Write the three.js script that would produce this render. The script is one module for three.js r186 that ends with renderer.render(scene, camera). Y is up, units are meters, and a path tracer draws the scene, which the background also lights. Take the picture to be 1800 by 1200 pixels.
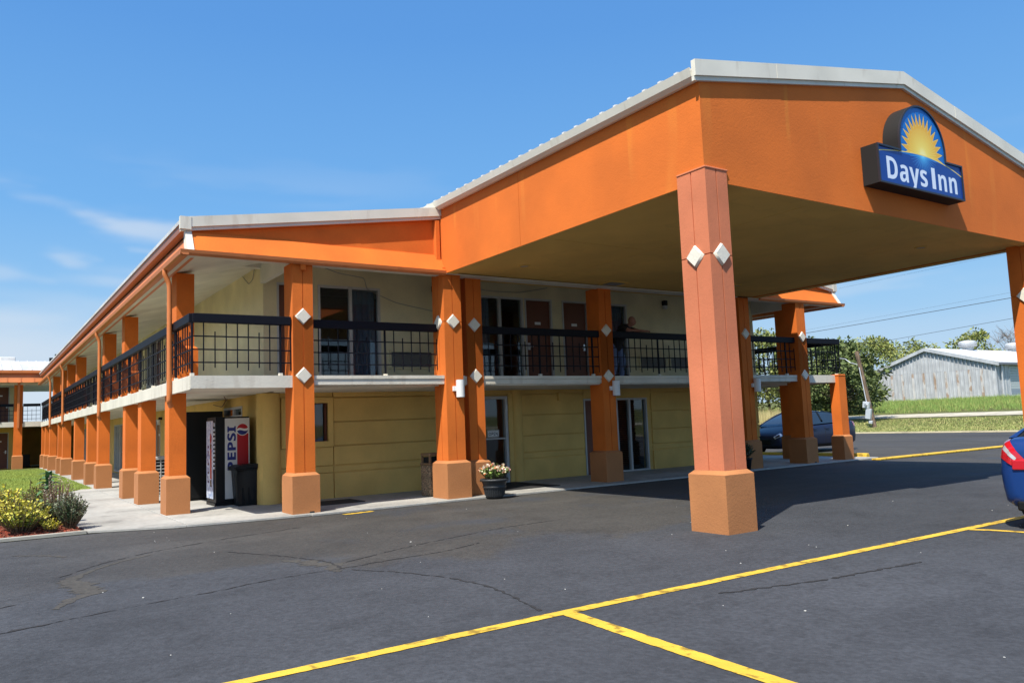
import * as THREE from 'three';
import { mergeGeometries } from 'three/addons/utils/BufferGeometryUtils.js';
import { RoundedBoxGeometry } from 'three/addons/geometries/RoundedBoxGeometry.js';
import { MarchingCubes } from 'three/addons/objects/MarchingCubes.js';
import { Brush, Evaluator, SUBTRACTION } from 'three-bvh-csg';

// ---------------------------------------------------------------- camera, sky, sun, exposure
const scene = new THREE.Scene();
const camera = new THREE.PerspectiveCamera(46.41, 1024 / 682, 0.1, 1500);
camera.position.set(0, 1.5, 0);
camera.rotation.set(0.10029882, -0.5943114, -0.03979964, 'YXZ');
const EXPOSURE = 1.45;
const renderer = new THREE.WebGLRenderer({ antialias: true });
renderer.setSize(1024, 682);
renderer.toneMapping = THREE.LinearToneMapping;
renderer.toneMappingExposure = EXPOSURE;
renderer.shadowMap.enabled = true;
renderer.shadowMap.type = THREE.PCFSoftShadowMap;

function rng(seed) { let s = seed | 0; return () => { s = (s + 0x6d2b79f5) | 0; let t = Math.imul(s ^ (s >>> 15), 1 | s); t = (t + Math.imul(t ^ (t >>> 7), 61 | t)) ^ t; return ((t ^ (t >>> 14)) >>> 0) / 4294967296; }; }
// periodic value noise on a lattice of period p
const LAT = (() => { const r = rng(77), a = new Float32Array(65536); for (let i = 0; i < 65536; i++) a[i] = r(); return a; })();
function vnoise(x, y, px, py, seed) {
  const ix = Math.floor(x), iy = Math.floor(y), fx = x - ix, fy = y - iy;
  const h = (a, b) => LAT[(((((a % px) + px) % px) * 157 + (((b % py) + py) % py) * 2713 + seed * 9176) & 65535)];
  const u = fx * fx * (3 - 2 * fx), v = fy * fy * (3 - 2 * fy);
  return (h(ix, iy) * (1 - u) + h(ix + 1, iy) * u) * (1 - v) + (h(ix, iy + 1) * (1 - u) + h(ix + 1, iy + 1) * u) * v;
}
function fbm(u, v, f, oct, seed, stretch = 1) { // u, v in 0..1, tiles
  let s = 0, a = 0.5, n = 0;
  for (let i = 0; i < oct; i++) { const fx = Math.max(1, Math.round(f * (1 << i))), fy = Math.max(1, Math.round(f * stretch * (1 << i))); s += a * vnoise(u * fx, v * fy, fx, fy, seed + i * 13); n += a; a *= 0.5; }
  return s / n;
}
const mix = (a, b, t) => a + (b - a) * t, clamp = (x, a = 0, b = 1) => Math.min(b, Math.max(a, x)), sstep = (a, b, x) => { const t = clamp((x - a) / (b - a)); return t * t * (3 - 2 * t); };

// the sky: clear summer blue, paler toward the horizon, thin streaks of high cloud low down
const WISPS = [[-1.525, 0.262, 0.055, 0.012, -0.15, 0.5], [-1.415, 0.236, 0.085, 0.014, -0.14, 0.75], [-1.35, 0.215, 0.05, 0.006, -0.1, 0.4], [-1.487, 0.194, 0.022, 0.008, -0.25, 0.5], [-1.455, 0.174, 0.04, 0.006, 0, 0.45], [-1.56, 0.18, 0.03, 0.008, 0, 0.4], [-0.62, 0.13, 0.16, 0.012, 0.05, 0.35], [-0.4, 0.24, 0.12, 0.012, 0.1, 0.2], [-2.1, 0.25, 0.12, 0.02, -0.1, 0.6], [2.2, 0.3, 0.2, 0.03, 0.1, 0.5], [0.9, 0.22, 0.2, 0.02, 0.05, 0.5]];
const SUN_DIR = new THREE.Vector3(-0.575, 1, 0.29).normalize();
{
  const W = 2048, H = 1024, d = new Float32Array(W * H * 4);
  for (let j = 0; j < H; j++) {
    const el = ((j + 0.5) / H - 0.5) * Math.PI, y = Math.sin(el);
    for (let i = 0; i < W; i++) {
      const az = ((i + 0.5) / W - 0.5) * 2 * Math.PI, x = Math.cos(az) * Math.cos(el), z = Math.sin(az) * Math.cos(el);
      const K = [[0, 0.50, 0.69, 0.86], [0.06, 0.45, 0.665, 0.885], [0.13, 0.32, 0.59, 0.895], [0.26, 0.185, 0.455, 0.86], [0.45, 0.118, 0.338, 0.765], [0.7, 0.085, 0.26, 0.66], [1.01, 0.075, 0.235, 0.62]], e = Math.max(0, y); let n = 0; while (n < 5 && e > K[n + 1][0]) n++;
      const q = (e - K[n][0]) / (K[n + 1][0] - K[n][0]); let r = mix(K[n][1], K[n + 1][1], q) / EXPOSURE, g = mix(K[n][2], K[n + 1][2], q) / EXPOSURE, b = mix(K[n][3], K[n + 1][3], q) / EXPOSURE;
      const cs = Math.max(0, x * SUN_DIR.x + y * SUN_DIR.y + z * SUN_DIR.z), glow = Math.pow(cs, 5) * 0.42 + Math.pow(cs, 40) * 0.6;  // glow round the sun, out of view, strengthened as added fill for shaded parts
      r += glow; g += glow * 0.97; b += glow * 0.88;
      if (el > 0) { // thin streaks of cirrus and a bank of haze low in the sky
        const U = az / (2 * Math.PI) + 0.5 + el * 0.10, V = el / (Math.PI / 2), wob = 0.006 * fbm(U, V, 60, 3, 9);
        const tex = fbm(U + wob, V + wob * 2, 70, 6, 21, 1.6), streak = sstep(0.50, 0.76, fbm(U + wob, V + wob * 2, 34, 6, 21, 1.9)), big = sstep(0.54, 0.68, fbm(U, V, 11, 3, 5, 0.8)), band = sstep(0.03, 0.1, y) * sstep(0.34, 0.2, y);
        let c = streak * big * band * 0.35;
        for (const [a0, e0, L, T, tilt, k] of WISPS) { let da = az - a0; if (da > Math.PI) da -= 2 * Math.PI; if (da < -Math.PI) da += 2 * Math.PI; const p = da * Math.cos(tilt) + (el - e0) * Math.sin(tilt), o = -da * Math.sin(tilt) + (el - e0) * Math.cos(tilt), f = Math.exp(-((p / L) ** 2) - (o / T) ** 2); if (f > 0.02) c = Math.max(c, 0.72 * k * sstep(0.34, 1.0, f * 0.55 + tex * 1.3 - 0.38)); }
        const edge = fbm(U, V, 30, 5, 40, 1.4) - 0.5; let da = az + 1.75; if (da > Math.PI) da -= 2 * Math.PI; const left = Math.exp(-((da / 0.42) ** 2));
        c = Math.max(c, sstep(0.185 + 0.12 * edge, 0.07 + 0.12 * edge, y) * (0.16 + 0.66 * left)); c = clamp(c, 0, 0.85);
        r = mix(r, 0.74 / EXPOSURE, c); g = mix(g, 0.80 / EXPOSURE, c); b = mix(b, 0.87 / EXPOSURE, c);
      }
      if (el < 0) { const q = sstep(0, -0.06, y); r = mix(r, 0.09, q); g = mix(g, 0.10, q); b = mix(b, 0.07, q); }
      const o = (j * W + i) * 4; d[o] = r; d[o + 1] = g; d[o + 2] = b; d[o + 3] = 1;
    }
  }
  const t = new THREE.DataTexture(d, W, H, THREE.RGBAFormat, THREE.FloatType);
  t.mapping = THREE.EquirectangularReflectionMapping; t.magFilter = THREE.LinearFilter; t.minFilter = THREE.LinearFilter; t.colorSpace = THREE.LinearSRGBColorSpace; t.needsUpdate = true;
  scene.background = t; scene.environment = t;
}
const sun = new THREE.DirectionalLight(new THREE.Color(1, 0.94, 0.84), 4.6);
sun.name = 'sun'; sun.position.copy(SUN_DIR).multiplyScalar(90).add(new THREE.Vector3(12, 0, -22)); sun.target.position.set(12, 0, -22);
sun.castShadow = true; sun.shadow.mapSize.set(4096, 4096); sun.shadow.bias = -0.0004;
Object.assign(sun.shadow.camera, { left: -60, right: 60, top: 60, bottom: -60, near: 1, far: 220 });
scene.add(sun, sun.target);

// ---------------------------------------------------------------- textures and materials (uv is in metres)
function dataTex(n, size, fn, srgb = true) {
  const a = new Uint8Array(n * n * 4);
  for (let j = 0; j < n; j++) for (let i = 0; i < n; i++) { const c = fn((i + 0.5) / n, (j + 0.5) / n), o = (j * n + i) * 4; a[o] = clamp(c[0]) * 255; a[o + 1] = clamp(c[1]) * 255; a[o + 2] = clamp(c[2]) * 255; a[o + 3] = 255; }
  const t = new THREE.DataTexture(a, n, n); t.wrapS = t.wrapT = THREE.RepeatWrapping; t.magFilter = THREE.LinearFilter; t.minFilter = THREE.LinearMipmapLinearFilter; t.generateMipmaps = true;
  t.repeat.set(1 / size, 1 / size); if (srgb) t.colorSpace = THREE.SRGBColorSpace; t.needsUpdate = true; return t;
}
const grey = (v) => [v, v, v];
const white8 = rng(5);
const TX = {};
TX.stucco = dataTex(512, 3.1, (u, v) => grey(0.90 + 0.10 * (fbm(u, v, 5, 5, 3) - 0.5) * 2 * 0.9 + 0.05 * (LAT[((u * 512 | 0) * 31 + (v * 512 | 0) * 977) & 65535] - 0.5)));
TX.stuccoB = dataTex(512, 0.7, (u, v) => grey(0.55 * fbm(u, v, 34, 3, 8) + 0.45 * fbm(u, v, 90, 2, 18)), false);
TX.streak = dataTex(1024, 7.7, (u, v) => { // rain streaks of lime on the canopy sides
  let s = 0.90 + 0.15 * (fbm(u, v, 9, 5, 3) - 0.5), run = sstep(0.62, 0.82, fbm(u, v, 30, 3, 61, 0.06)) * sstep(0.32, 0.66, fbm(u, v, 8, 4, 66));
  return [s + run * 0.05, s + run * 0.2, s + run * 0.4]; });
TX.stain = dataTex(512, 5.3, (u, v) => { const s = 0.88 + 0.12 * (fbm(u, v, 6, 4, 3) - 0.5), f = fbm(u, v, 5, 5, 171), ring = sstep(0.60, 0.63, f) * sstep(0.68, 0.63, f) * 0.025 + sstep(0.6, 0.7, f) * 0.015; return [s - ring, s - ring * 1.1, s - ring * 1.1]; });
TX.asphalt = dataTex(1400, 4.6, (u, v) => { const g = LAT[((u * 1400 | 0) * 57 + (v * 1400 | 0) * 1613) & 65535], m = fbm(u, v, 150, 2, 4), l = fbm(u, v, 7, 4, 14), st = fbm(u, v, 10, 4, 19, 9), sp = sstep(0.66, 0.78, fbm(u, v, 30, 3, 29)); const s = 0.80 + 0.22 * (m - 0.5) + 0.14 * (l - 0.5) + 0.06 * (st - 0.5) - 0.05 * sp + (g > 0.992 ? 0.18 : 0.10 * (g - 0.5)); return [s, s, s]; });
TX.asphaltB = dataTex(512, 0.7, (u, v) => grey(0.6 * fbm(u, v, 60, 2, 6) + 0.4 * fbm(u, v, 24, 2, 7)), false);
TX.concrete = dataTex(512, 3.7, (u, v) => { const l = fbm(u, v, 4, 5, 2), s = 0.86 + 0.24 * (l - 0.5) + 0.10 * (fbm(u, v, 60, 2, 33) - 0.5) - 0.09 * sstep(0.62, 0.80, fbm(u, v, 9, 4, 52)) ; return [s, s * 0.99, s * 0.97]; });
TX.paint = dataTex(512, 1.9, (u, v) => { const w = sstep(0.58, 0.72, fbm(u, v, 22, 5, 91)), s = 0.93 + 0.12 * (fbm(u, v, 12, 4, 92) - 0.5); return [mix(s, 0.42, w * 0.55), mix(s, 0.42, w * 0.55), mix(s, 0.55, w * 0.6)]; });
TX.grass = dataTex(512, 2.3, (u, v) => { const a = fbm(u, v, 6, 5, 25), b = fbm(u, v, 90, 2, 27); const s = 0.62 + 0.5 * (a - 0.5) + 0.55 * (b - 0.5); return [s * 1.02, s, s * 0.9]; });
TX.dirtyWhite = dataTex(512, 2.9, (u, v) => { const s = 0.94 + 0.12 * (fbm(u, v, 5, 5, 41) - 0.5), w = sstep(0.60, 0.80, fbm(u, v, 18, 4, 43, 0.25)) * 0.07; return [s - w * 0.8, s - w * 0.9, s - w]; });
TX.wood = dataTex(512, 1.7, (u, v) => { const g = fbm(u, v, 60, 3, 71, 0.05), k = fbm(u, v, 7, 3, 72); const s = 0.7 + 0.5 * (g - 0.5) + 0.3 * (k - 0.5); return [s, s * 0.98, s * 0.95]; });
TX.metal = dataTex(512, 4.1, (u, v) => { const s = 0.9 + 0.16 * (fbm(u, v, 8, 4, 81) - 0.5) + 0.1 * (fbm(u, v, 40, 3, 82, 0.1) - 0.5); return [s, s, s * 1.01]; });
TX.rust = dataTex(512, 4.1, (u, v) => { const s = 0.9 + 0.16 * (fbm(u, v, 8, 4, 81) - 0.5), w = 0.5 * sstep(0.45, 0.72, fbm(u, v, 14, 5, 84, 0.5)) ; return [mix(s, 0.62, w), mix(s, 0.42, w), mix(s, 0.26, w)]; });
TX.mulch = dataTex(512, 0.8, (u, v) => { const g = fbm(u, v, 36, 3, 101, 0.3), k = fbm(u, v, 50, 3, 103); const s = 0.4 + 0.9 * g * k * 1.6; return [s, s * 0.62, s * 0.5]; });
TX.pebble = dataTex(512, 0.35, (u, v) => { const g = fbm(u, v, 30, 2, 111), k = fbm(u, v, 22, 1, 113); const s = 0.5 + 0.9 * (g - 0.4); return [s * (1 + 0.15 * k), s * 0.93, s * 0.8]; });

const C = (r, g, b) => new THREE.Color().setRGB(r, g, b);
function M(color, o = {}) {
  const { rough = 0.85, map, bump, bumpScale = 0.004, metal = 0, ...rest } = o;
  const m = new THREE.MeshStandardMaterial({ color, roughness: rough, metalness: metal, side: THREE.DoubleSide, ...rest });
  if (map) m.map = map; if (bump) { m.bumpMap = bump; m.bumpScale = bumpScale; }
  return m;
}
const ST = { map: TX.stucco, bump: TX.stuccoB, bumpScale: 0.0028, rough: 0.92 };
const mat = {
  orange: M(C(0.85, 0.195, 0.020), ST), orangeStreak: M(C(0.85, 0.195, 0.020), { ...ST, map: TX.streak }),
  salmon: M(C(0.76, 0.235, 0.108), ST), tan: M(C(0.57, 0.230, 0.080), ST),
  yellow: M(C(0.91, 0.60, 0.180), ST), cream: M(C(0.90, 0.79, 0.49), ST), soffit: M(C(0.92, 0.60, 0.16), { ...ST, map: TX.stain }),
  white: M(C(0.86, 0.82, 0.69), { map: TX.dirtyWhite, rough: 0.6 }), slab: M(C(0.84, 0.79, 0.66), { map: TX.dirtyWhite, bump: TX.stuccoB, bumpScale: 0.004, rough: 0.8 }),
  ceiling: M(C(0.90, 0.86, 0.74), { map: TX.stucco, rough: 0.85 }), roof: M(C(0.80, 0.79, 0.74), { map: TX.metal, rough: 0.45, metal: 0.1 }),
  rail: new THREE.MeshPhysicalMaterial({ color: C(0.008, 0.009, 0.014), roughness: 0.55, specularIntensity: 0.25, side: THREE.DoubleSide }), orangeMetal: M(C(0.70, 0.22, 0.06), { rough: 0.5, map: TX.dirtyWhite }),
  brown: M(C(0.20, 0.062, 0.028), { rough: 0.55, map: TX.stucco }), frame: M(C(0.58, 0.58, 0.56), { rough: 0.45, map: TX.dirtyWhite }),
  glass: new THREE.MeshPhysicalMaterial({ color: C(0.75, 0.8, 0.82), roughness: 0.03, transmission: 1, thickness: 0, ior: 1.5, side: THREE.DoubleSide }),
  curtain: M(C(0.20, 0.26, 0.34), { rough: 0.95 }), dark: M(C(0.012, 0.012, 0.012), { rough: 0.8 }), steel: M(C(0.62, 0.62, 0.62), { rough: 0.3, metal: 0.8 }),
  grille: M(C(0.30, 0.29, 0.26), { rough: 0.6 }), asphalt: M(C(1, 1, 1), { map: TX.asphalt, bump: TX.asphaltB, bumpScale: 0.006, rough: 0.88, vertexColors: true }),
  concrete: M(C(0.54, 0.53, 0.49), { map: TX.concrete, bump: TX.asphaltB, bumpScale: 0.003, rough: 0.9 }),
  yellowPaint: M(C(0.78, 0.50, 0.045), { map: TX.paint, bump: TX.asphaltB, bumpScale: 0.004, rough: 0.75 }), crack: M(C(0.022, 0.021, 0.021), { rough: 0.95 }), tar: M(C(0.098, 0.090, 0.076), { rough: 0.9, map: TX.asphalt }),
  lawn: M(C(0.27, 0.36, 0.075), { map: TX.grass, rough: 1, bump: TX.grass, bumpScale: 0.03 }), mulch: M(C(0.42, 0.20, 0.13), { map: TX.mulch, bump: TX.mulch, bumpScale: 0.03, rough: 1 }),
  black: new THREE.MeshPhysicalMaterial({ color: C(0.010, 0.011, 0.012), roughness: 0.45, specularIntensity: 0.4, side: THREE.DoubleSide }), rubber: M(C(0.016, 0.016, 0.017), { rough: 0.9 }), plasticWhite: M(C(0.78, 0.78, 0.76), { rough: 0.4 }),
};

// ---------------------------------------------------------------- helpers
const taken = new Map();
const numbered = (n) => { const k = taken.get(n) ?? 0; taken.set(n, k + 1); return k ? n + '_' + String(k).padStart(3, '0') : n; };
function uvm(g) { // planar uv in metres by the dominant axis of each face
  g = g.index ? g.toNonIndexed() : g;
  const p = g.attributes.position, uv = new Float32Array(p.count * 2), a = new THREE.Vector3(), b = new THREE.Vector3(), c = new THREE.Vector3();
  for (let i = 0; i < p.count; i += 3) {
    a.fromBufferAttribute(p, i); b.fromBufferAttribute(p, i + 1).sub(a); c.fromBufferAttribute(p, i + 2).sub(a); b.cross(c);
    const x = Math.abs(b.x), y = Math.abs(b.y), z = Math.abs(b.z), ax = y >= x && y >= z ? 1 : x >= z ? 0 : 2;
    for (let k = 0; k < 3; k++) { const o = i + k; uv[o * 2] = ax === 0 ? p.getZ(o) : p.getX(o); uv[o * 2 + 1] = ax === 1 ? p.getZ(o) : p.getY(o); }
  }
  g.setAttribute('uv', new THREE.BufferAttribute(uv, 2)); return g;
}
const clean = (g) => { g = g.index ? g.toNonIndexed() : g; for (const k of Object.keys(g.attributes)) if (!['position', 'normal', 'uv'].includes(k)) g.deleteAttribute(k); if (!g.attributes.uv) g.setAttribute('uv', new THREE.BufferAttribute(new Float32Array(g.attributes.position.count * 2), 2)); if (!g.attributes.normal) g.computeVertexNormals(); return g; };
const join = (list) => mergeGeometries(list.map(clean));
const box = (x0, x1, y0, y1, z0, z1) => new THREE.BoxGeometry(Math.abs(x1 - x0), Math.abs(y1 - y0), Math.abs(z1 - z0)).translate((x0 + x1) / 2, (y0 + y1) / 2, (z0 + z1) / 2);
const rbox = (x0, x1, y0, y1, z0, z1, r = 0.02, s = 2) => new RoundedBoxGeometry(Math.abs(x1 - x0), Math.abs(y1 - y0), Math.abs(z1 - z0), s, r).translate((x0 + x1) / 2, (y0 + y1) / 2, (z0 + z1) / 2);
const cyl = (x, y0, y1, z, r0, r1 = r0, n = 24) => new THREE.CylinderGeometry(r1, r0, y1 - y0, n).translate(x, (y0 + y1) / 2, z);
function tube(points, r, n = 8, seg = 0) { return new THREE.TubeGeometry(new THREE.CatmullRomCurve3(points.map((p) => new THREE.Vector3(...p)), false, 'catmullrom', 0.2), seg || points.length * 6, r, n); }
function bar(a, b, r, n = 6) { const A = new THREE.Vector3(...a), B = new THREE.Vector3(...b), d = B.clone().sub(A), g = new THREE.CylinderGeometry(r, r, d.length(), n); g.applyQuaternion(new THREE.Quaternion().setFromUnitVectors(new THREE.Vector3(0, 1, 0), d.normalize())); return g.translate((A.x + B.x) / 2, (A.y + B.y) / 2, (A.z + B.z) / 2); }
// a closed prism: polygon of [a, b] pairs swept along an axis
function prism(axis, pts, c0, c1) {
  const s = new THREE.Shape(pts.map((p) => new THREE.Vector2(p[0], p[1]))), g = new THREE.ExtrudeGeometry(s, { depth: c1 - c0, bevelEnabled: false });
  if (axis === 'z') g.translate(0, 0, c0);                       // pts are (x, y)
  else { g.applyMatrix4(new THREE.Matrix4().set(0, 0, 1, c0, 0, 1, 0, 0, 1, 0, 0, 0, 0, 0, 0, 1)); const ix = g.index; if (!ix) { const p = g.attributes.position.array; for (let i = 0; i < p.length; i += 9) for (let k = 0; k < 3; k++) { const t = p[i + k]; p[i + k] = p[i + 3 + k]; p[i + 3 + k] = t; } } g.computeVertexNormals(); } // axis x: pts are (z, y)
  return g;
}
function sheetPoly(pts, y) { // flat polygon of (x, z) at height y
  const s = new THREE.Shape(pts.map((p) => new THREE.Vector2(p[0], -p[1]))), g = new THREE.ShapeGeometry(s); g.rotateX(-Math.PI / 2); return g.translate(0, y, 0);
}
function setShadow(o) { o.castShadow = true; o.receiveShadow = true; return o; }
function mesh(name, g, m, parent = scene, uv = true) { g = clean(g); if (uv) g = uvm(g); const o = setShadow(new THREE.Mesh(g, m)); o.name = parent === scene ? numbered(name) : name; const off = new THREE.Vector3(); for (let p = parent; p && p !== scene; p = p.parent) off.add(p.position); if (off.lengthSq()) g.translate(-off.x, -off.y, -off.z); parent.add(o); return o; }
function put(name, geo, m, parent, x, y, z, ry = 0) { const o = setShadow(new THREE.Mesh(geo, m)); o.name = name; o.position.set(x, y, z); o.rotation.y = ry; parent.add(o); return o; } // shared geometry
function tag(o, label, category, group) { o.userData.label = label; o.userData.category = category; if (group) o.userData.group = group; return o; }
function thing(name, label, category, [x, y, z] = [0, 0, 0], group) { const o = new THREE.Group(); o.name = numbered(name); o.position.set(x, y, z); scene.add(o); return tag(o, label, category, group); }
function part(parent, name) { const o = new THREE.Group(); o.name = name; parent.add(o); return o; }
function struct(name, g, m) { const o = mesh(name, g, m); o.userData.kind = 'structure'; return o; }

// ---------------------------------------------------------------- ground
const nz2 = (x, z, f, seed) => fbm(((x + 200) * f) % 1, ((z + 200) * f) % 1, 8, 4, seed);
{
  // asphalt: one sheet with fine cells near the camera; vertex colours carry the sealcoat's patches and the dust of the drive lane
  const cuts = (a, b, s) => { const r = []; for (let x = a; x < b - 1e-6; x += s) r.push(x); r.push(b); return r; };
  const xs = [...cuts(-60, -4, 4), ...cuts(-4, 24, 0.2), ...cuts(24, 43.3, 0.9)].filter((v, i, a) => i === 0 || v > a[i - 1] + 1e-6);
  const zs = [...cuts(-90, -14.4, 3.6), ...cuts(-14.4, 3, 0.2), ...cuts(3, 60, 4)].filter((v, i, a) => i === 0 || v > a[i - 1] + 1e-6);
  const pos = [], uv = [], col = [], idx = [], nx = xs.length;
  for (const z of zs) for (const x of xs) {
    pos.push(x, 0, z); uv.push(x, z);
    const a = nz2(x, z, 0.031, 3), b = nz2(x, z, 0.083, 5), c = nz2(x, z, 0.21, 9);
    const edge = -8.4 + (a - 0.5) * 5 + (b - 0.5) * 2.2 + (c - 0.5) * 0.8;                 // where the grey sealcoat ends and the worn lane begins
    const worn = sstep(edge + 0.18, edge - 0.18, z) * sstep(-2, 4, x) * sstep(0.30, 0.46, b * 0.6 + c * 0.4);
    const s = 0.86 + 0.45 * (a - 0.5) + 0.26 * (b - 0.5) + 0.10 * (c - 0.5), dust = sstep(0.56, 0.66, nz2(x * 0.35, z * 1.6, 0.06, 17)) * 0.18;
    const oil = sstep(0.70, 0.735, nz2(x, z, 0.31, 23)) * 0.16, k = s + dust - oil;
    col.push(mix(0.080, 0.090, worn) * k, mix(0.086, 0.084, worn) * k, mix(0.098, 0.075, worn) * k);
  }
  for (let j = 0; j < zs.length - 1; j++) for (let i = 0; i < nx - 1; i++) {
    const x = (xs[i] + xs[i + 1]) / 2, z = (zs[j] + zs[j + 1]) / 2;
    if (x < 22.2 && z < -14.4) continue;
    const a = j * nx + i; idx.push(a, a + nx, a + 1, a + 1, a + nx, a + nx + 1);
  }
  const g = new THREE.BufferGeometry(); g.setAttribute('position', new THREE.Float32BufferAttribute(pos, 3)); g.setAttribute('uv', new THREE.Float32BufferAttribute(uv, 2)); g.setAttribute('color', new THREE.Float32BufferAttribute(col, 3)); g.setIndex(idx); g.computeVertexNormals();
  const o = setShadow(new THREE.Mesh(g, mat.asphalt)); o.name = 'parking_lot'; o.userData.kind = 'structure'; o.userData.label = 'dark grey asphalt parking lot with cracks and yellow lines'; scene.add(o);
  const R = rng(31);
  const ribbon = (pts, w, y, jag = 0.4) => { // a strip along points with uneven edges
    const c = new THREE.CatmullRomCurve3(pts.map((p) => new THREE.Vector3(p[0], 0, p[1])), false, 'catmullrom', 0.3), n = Math.max(8, Math.round(c.getLength() / 0.05)), P = [], I = [];
    for (let i = 0; i <= n; i++) { const q = c.getPointAt(i / n), t = c.getTangentAt(i / n), ww = typeof w === 'function' ? w(i / n) : w, l = ww * 0.5 + (jag ? ww * jag : 0.008) * (R() - 0.5), r = ww * 0.5 + (jag ? ww * jag : 0.008) * (R() - 0.5), m = jag > 1 ? (R() - 0.5) * ww * 0.8 : 0; P.push(q.x - t.z * (l + m), y, q.z + t.x * (l + m), q.x + t.z * (r - m), y, q.z - t.x * (r - m)); if (i < n) { const k = i * 2; I.push(k, k + 2, k + 1, k + 1, k + 2, k + 3); } }
    const b = new THREE.BufferGeometry(); b.setAttribute('position', new THREE.Float32BufferAttribute(P, 3)); b.setIndex(I); b.computeVertexNormals(); return b;
  };
  const line = (pts, w = 0.115) => mesh('painted_line', ribbon(pts, w, 0.005, 0.0), mat.yellowPaint, o);
  line([[-6, -5.0], [0, -5.07], [2.01, -5.09], [3.81, -5.12], [6, -5.12], [9.91, -5.09], [14, -5.05], [20, -5.0]]);
  line([[3.86, -5.06], [3.74, -3.0], [3.7, 1.2]], 0.13); line([[9.9, -5.03], [10.05, -4.4], [10.15, 0]], 0.10); line([[-2.3, -5.0], [-2.4, 1.2]]); line([[16.2, -5.0], [16.25, 0]]);
  // cracks and tar repairs, traced on the asphalt
  const U = [[-0.2, -7.55], [0.55, -7.75], [1.2, -7.95], [1.95, -8.1], [2.6, -8.3], [3.3, -8.35], [4.0, -8.45], [4.6, -8.5], [5.3, -8.75]];
  mesh('pavement_crack', ribbon(U, (t) => 0.022 + 0.012 * Math.sin(t * 20), 0.004, 1.3), mat.crack, o);
  mesh('pavement_crack', ribbon([[3.75, -5.3], [3.95, -6.3], [3.9, -7.0], [3.7, -7.6], [3.3, -8.3]], 0.022, 0.004, 1.3), mat.crack, o);
  mesh('pavement_crack', ribbon([[-0.9, -8.3], [0.1, -8.75], [0.45, -8.9]], 0.02, 0.004, 1.3), mat.crack, o);
  mesh('pavement_crack', ribbon([[3.3, -8.35], [3.35, -8.9], [3.1, -9.7], [2.7, -10.6]], 0.03, 0.004, 1.3), mat.crack, o);
  mesh('pavement_crack', ribbon([[3.5, -8.7], [4.6, -9.2], [6.2, -9.7], [7.4, -9.8]], 0.018, 0.004, 1.3), mat.crack, o);
  mesh('pavement_crack', ribbon([[0.8, -10.2], [1.3, -10.9], [1.9, -11.4], [2.9, -11.9], [4.2, -12.3]], 0.02, 0.004, 1.3), mat.crack, o);
  mesh('pavement_crack', ribbon([[5.2, -4.75], [6.2, -4.5], [7.6, -4.35]], 0.03, 0.004, 1.3), mat.crack, o);
  mesh('tar_patch', ribbon([[0.62, -8.35], [0.78, -8.7], [0.98, -8.95], [0.92, -9.5], [0.86, -9.9], [1.12, -10.4], [1.5, -10.9], [1.9, -11.2]], (t) => 0.06 + 0.22 * Math.sin(Math.PI * Math.min(1, t * 1.5)) ** 2, 0.003, 0.5), mat.tar, o);
  mesh('tar_patch', ribbon([[3.2, -8.2], [3.3, -8.6], [3.2, -9.0], [3.0, -9.4]], (t) => 0.05 + 0.2 * Math.sin(Math.PI * t), 0.003, 0.9), mat.tar, o);
  mesh('tar_patch', ribbon([[0.45, -12.6], [0.75, -12.3], [1.0, -11.9]], 0.07, 0.003, 0.9), mat.tar, o);
  // worn paint left over beside the kerb
  mesh('painted_line', ribbon([[5.38, -13.42], [5.95, -13.47]], 0.13, 0.006, 0.3), mat.yellowPaint, o);
  // litter of pale grit
  const bits = []; for (let i = 0; i < 60; i++) { const d = 2.4 + 12 * R(), a = -0.594 + (R() - 0.5) * 1.35, s = 0.005 + 0.010 * R() * R(); bits.push(new THREE.DodecahedronGeometry(s, 0).scale(1, 0.5, 0.6 + R()).rotateY(R() * 6).translate(d * Math.sin(-a), s * 0.4, -d * Math.cos(a))); }
  const grit = mesh('grit', join(bits), M(C(0.5, 0.49, 0.45)), o); grit.userData.kind = 'stuff';
}
// terrain of grass: flat behind the motel, rising beyond the lot to the shed
const rise = (x) => x < 53 ? mix(-0.02, 0.05, sstep(43, 53, x)) : x < 64 ? mix(0.05, 0.80, sstep(52, 65, x) ) : mix(0.80, 1.87, sstep(62, 85, x)) + sstep(90, 260, x) * 3;
{
  const g = new THREE.PlaneGeometry(1, 1, 150, 60), p = g.attributes.position;
  for (let i = 0; i < p.count; i++) { const u = p.getX(i) + 0.5, v = p.getY(i) + 0.5; const x = u < 0.1 ? mix(-700, -60, u / 0.1) : u < 0.8 ? mix(-60, 120, (u - 0.1) / 0.7) : mix(120, 900, (u - 0.8) / 0.2), z = v < 0.2 ? mix(700, 60, v / 0.2) : v < 0.8 ? mix(60, -130, (v - 0.2) / 0.6) : mix(-130, -900, (v - 0.8) / 0.2); p.setXYZ(i, x, x < 43.3 ? -0.03 : rise(x), z); }
  g.computeVertexNormals();
  const o = mesh('grass_field', g, M(C(0.30, 0.34, 0.10), { map: TX.grass, rough: 1, bump: TX.grass, bumpScale: 0.05 })); o.userData.kind = 'structure';
}
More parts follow.
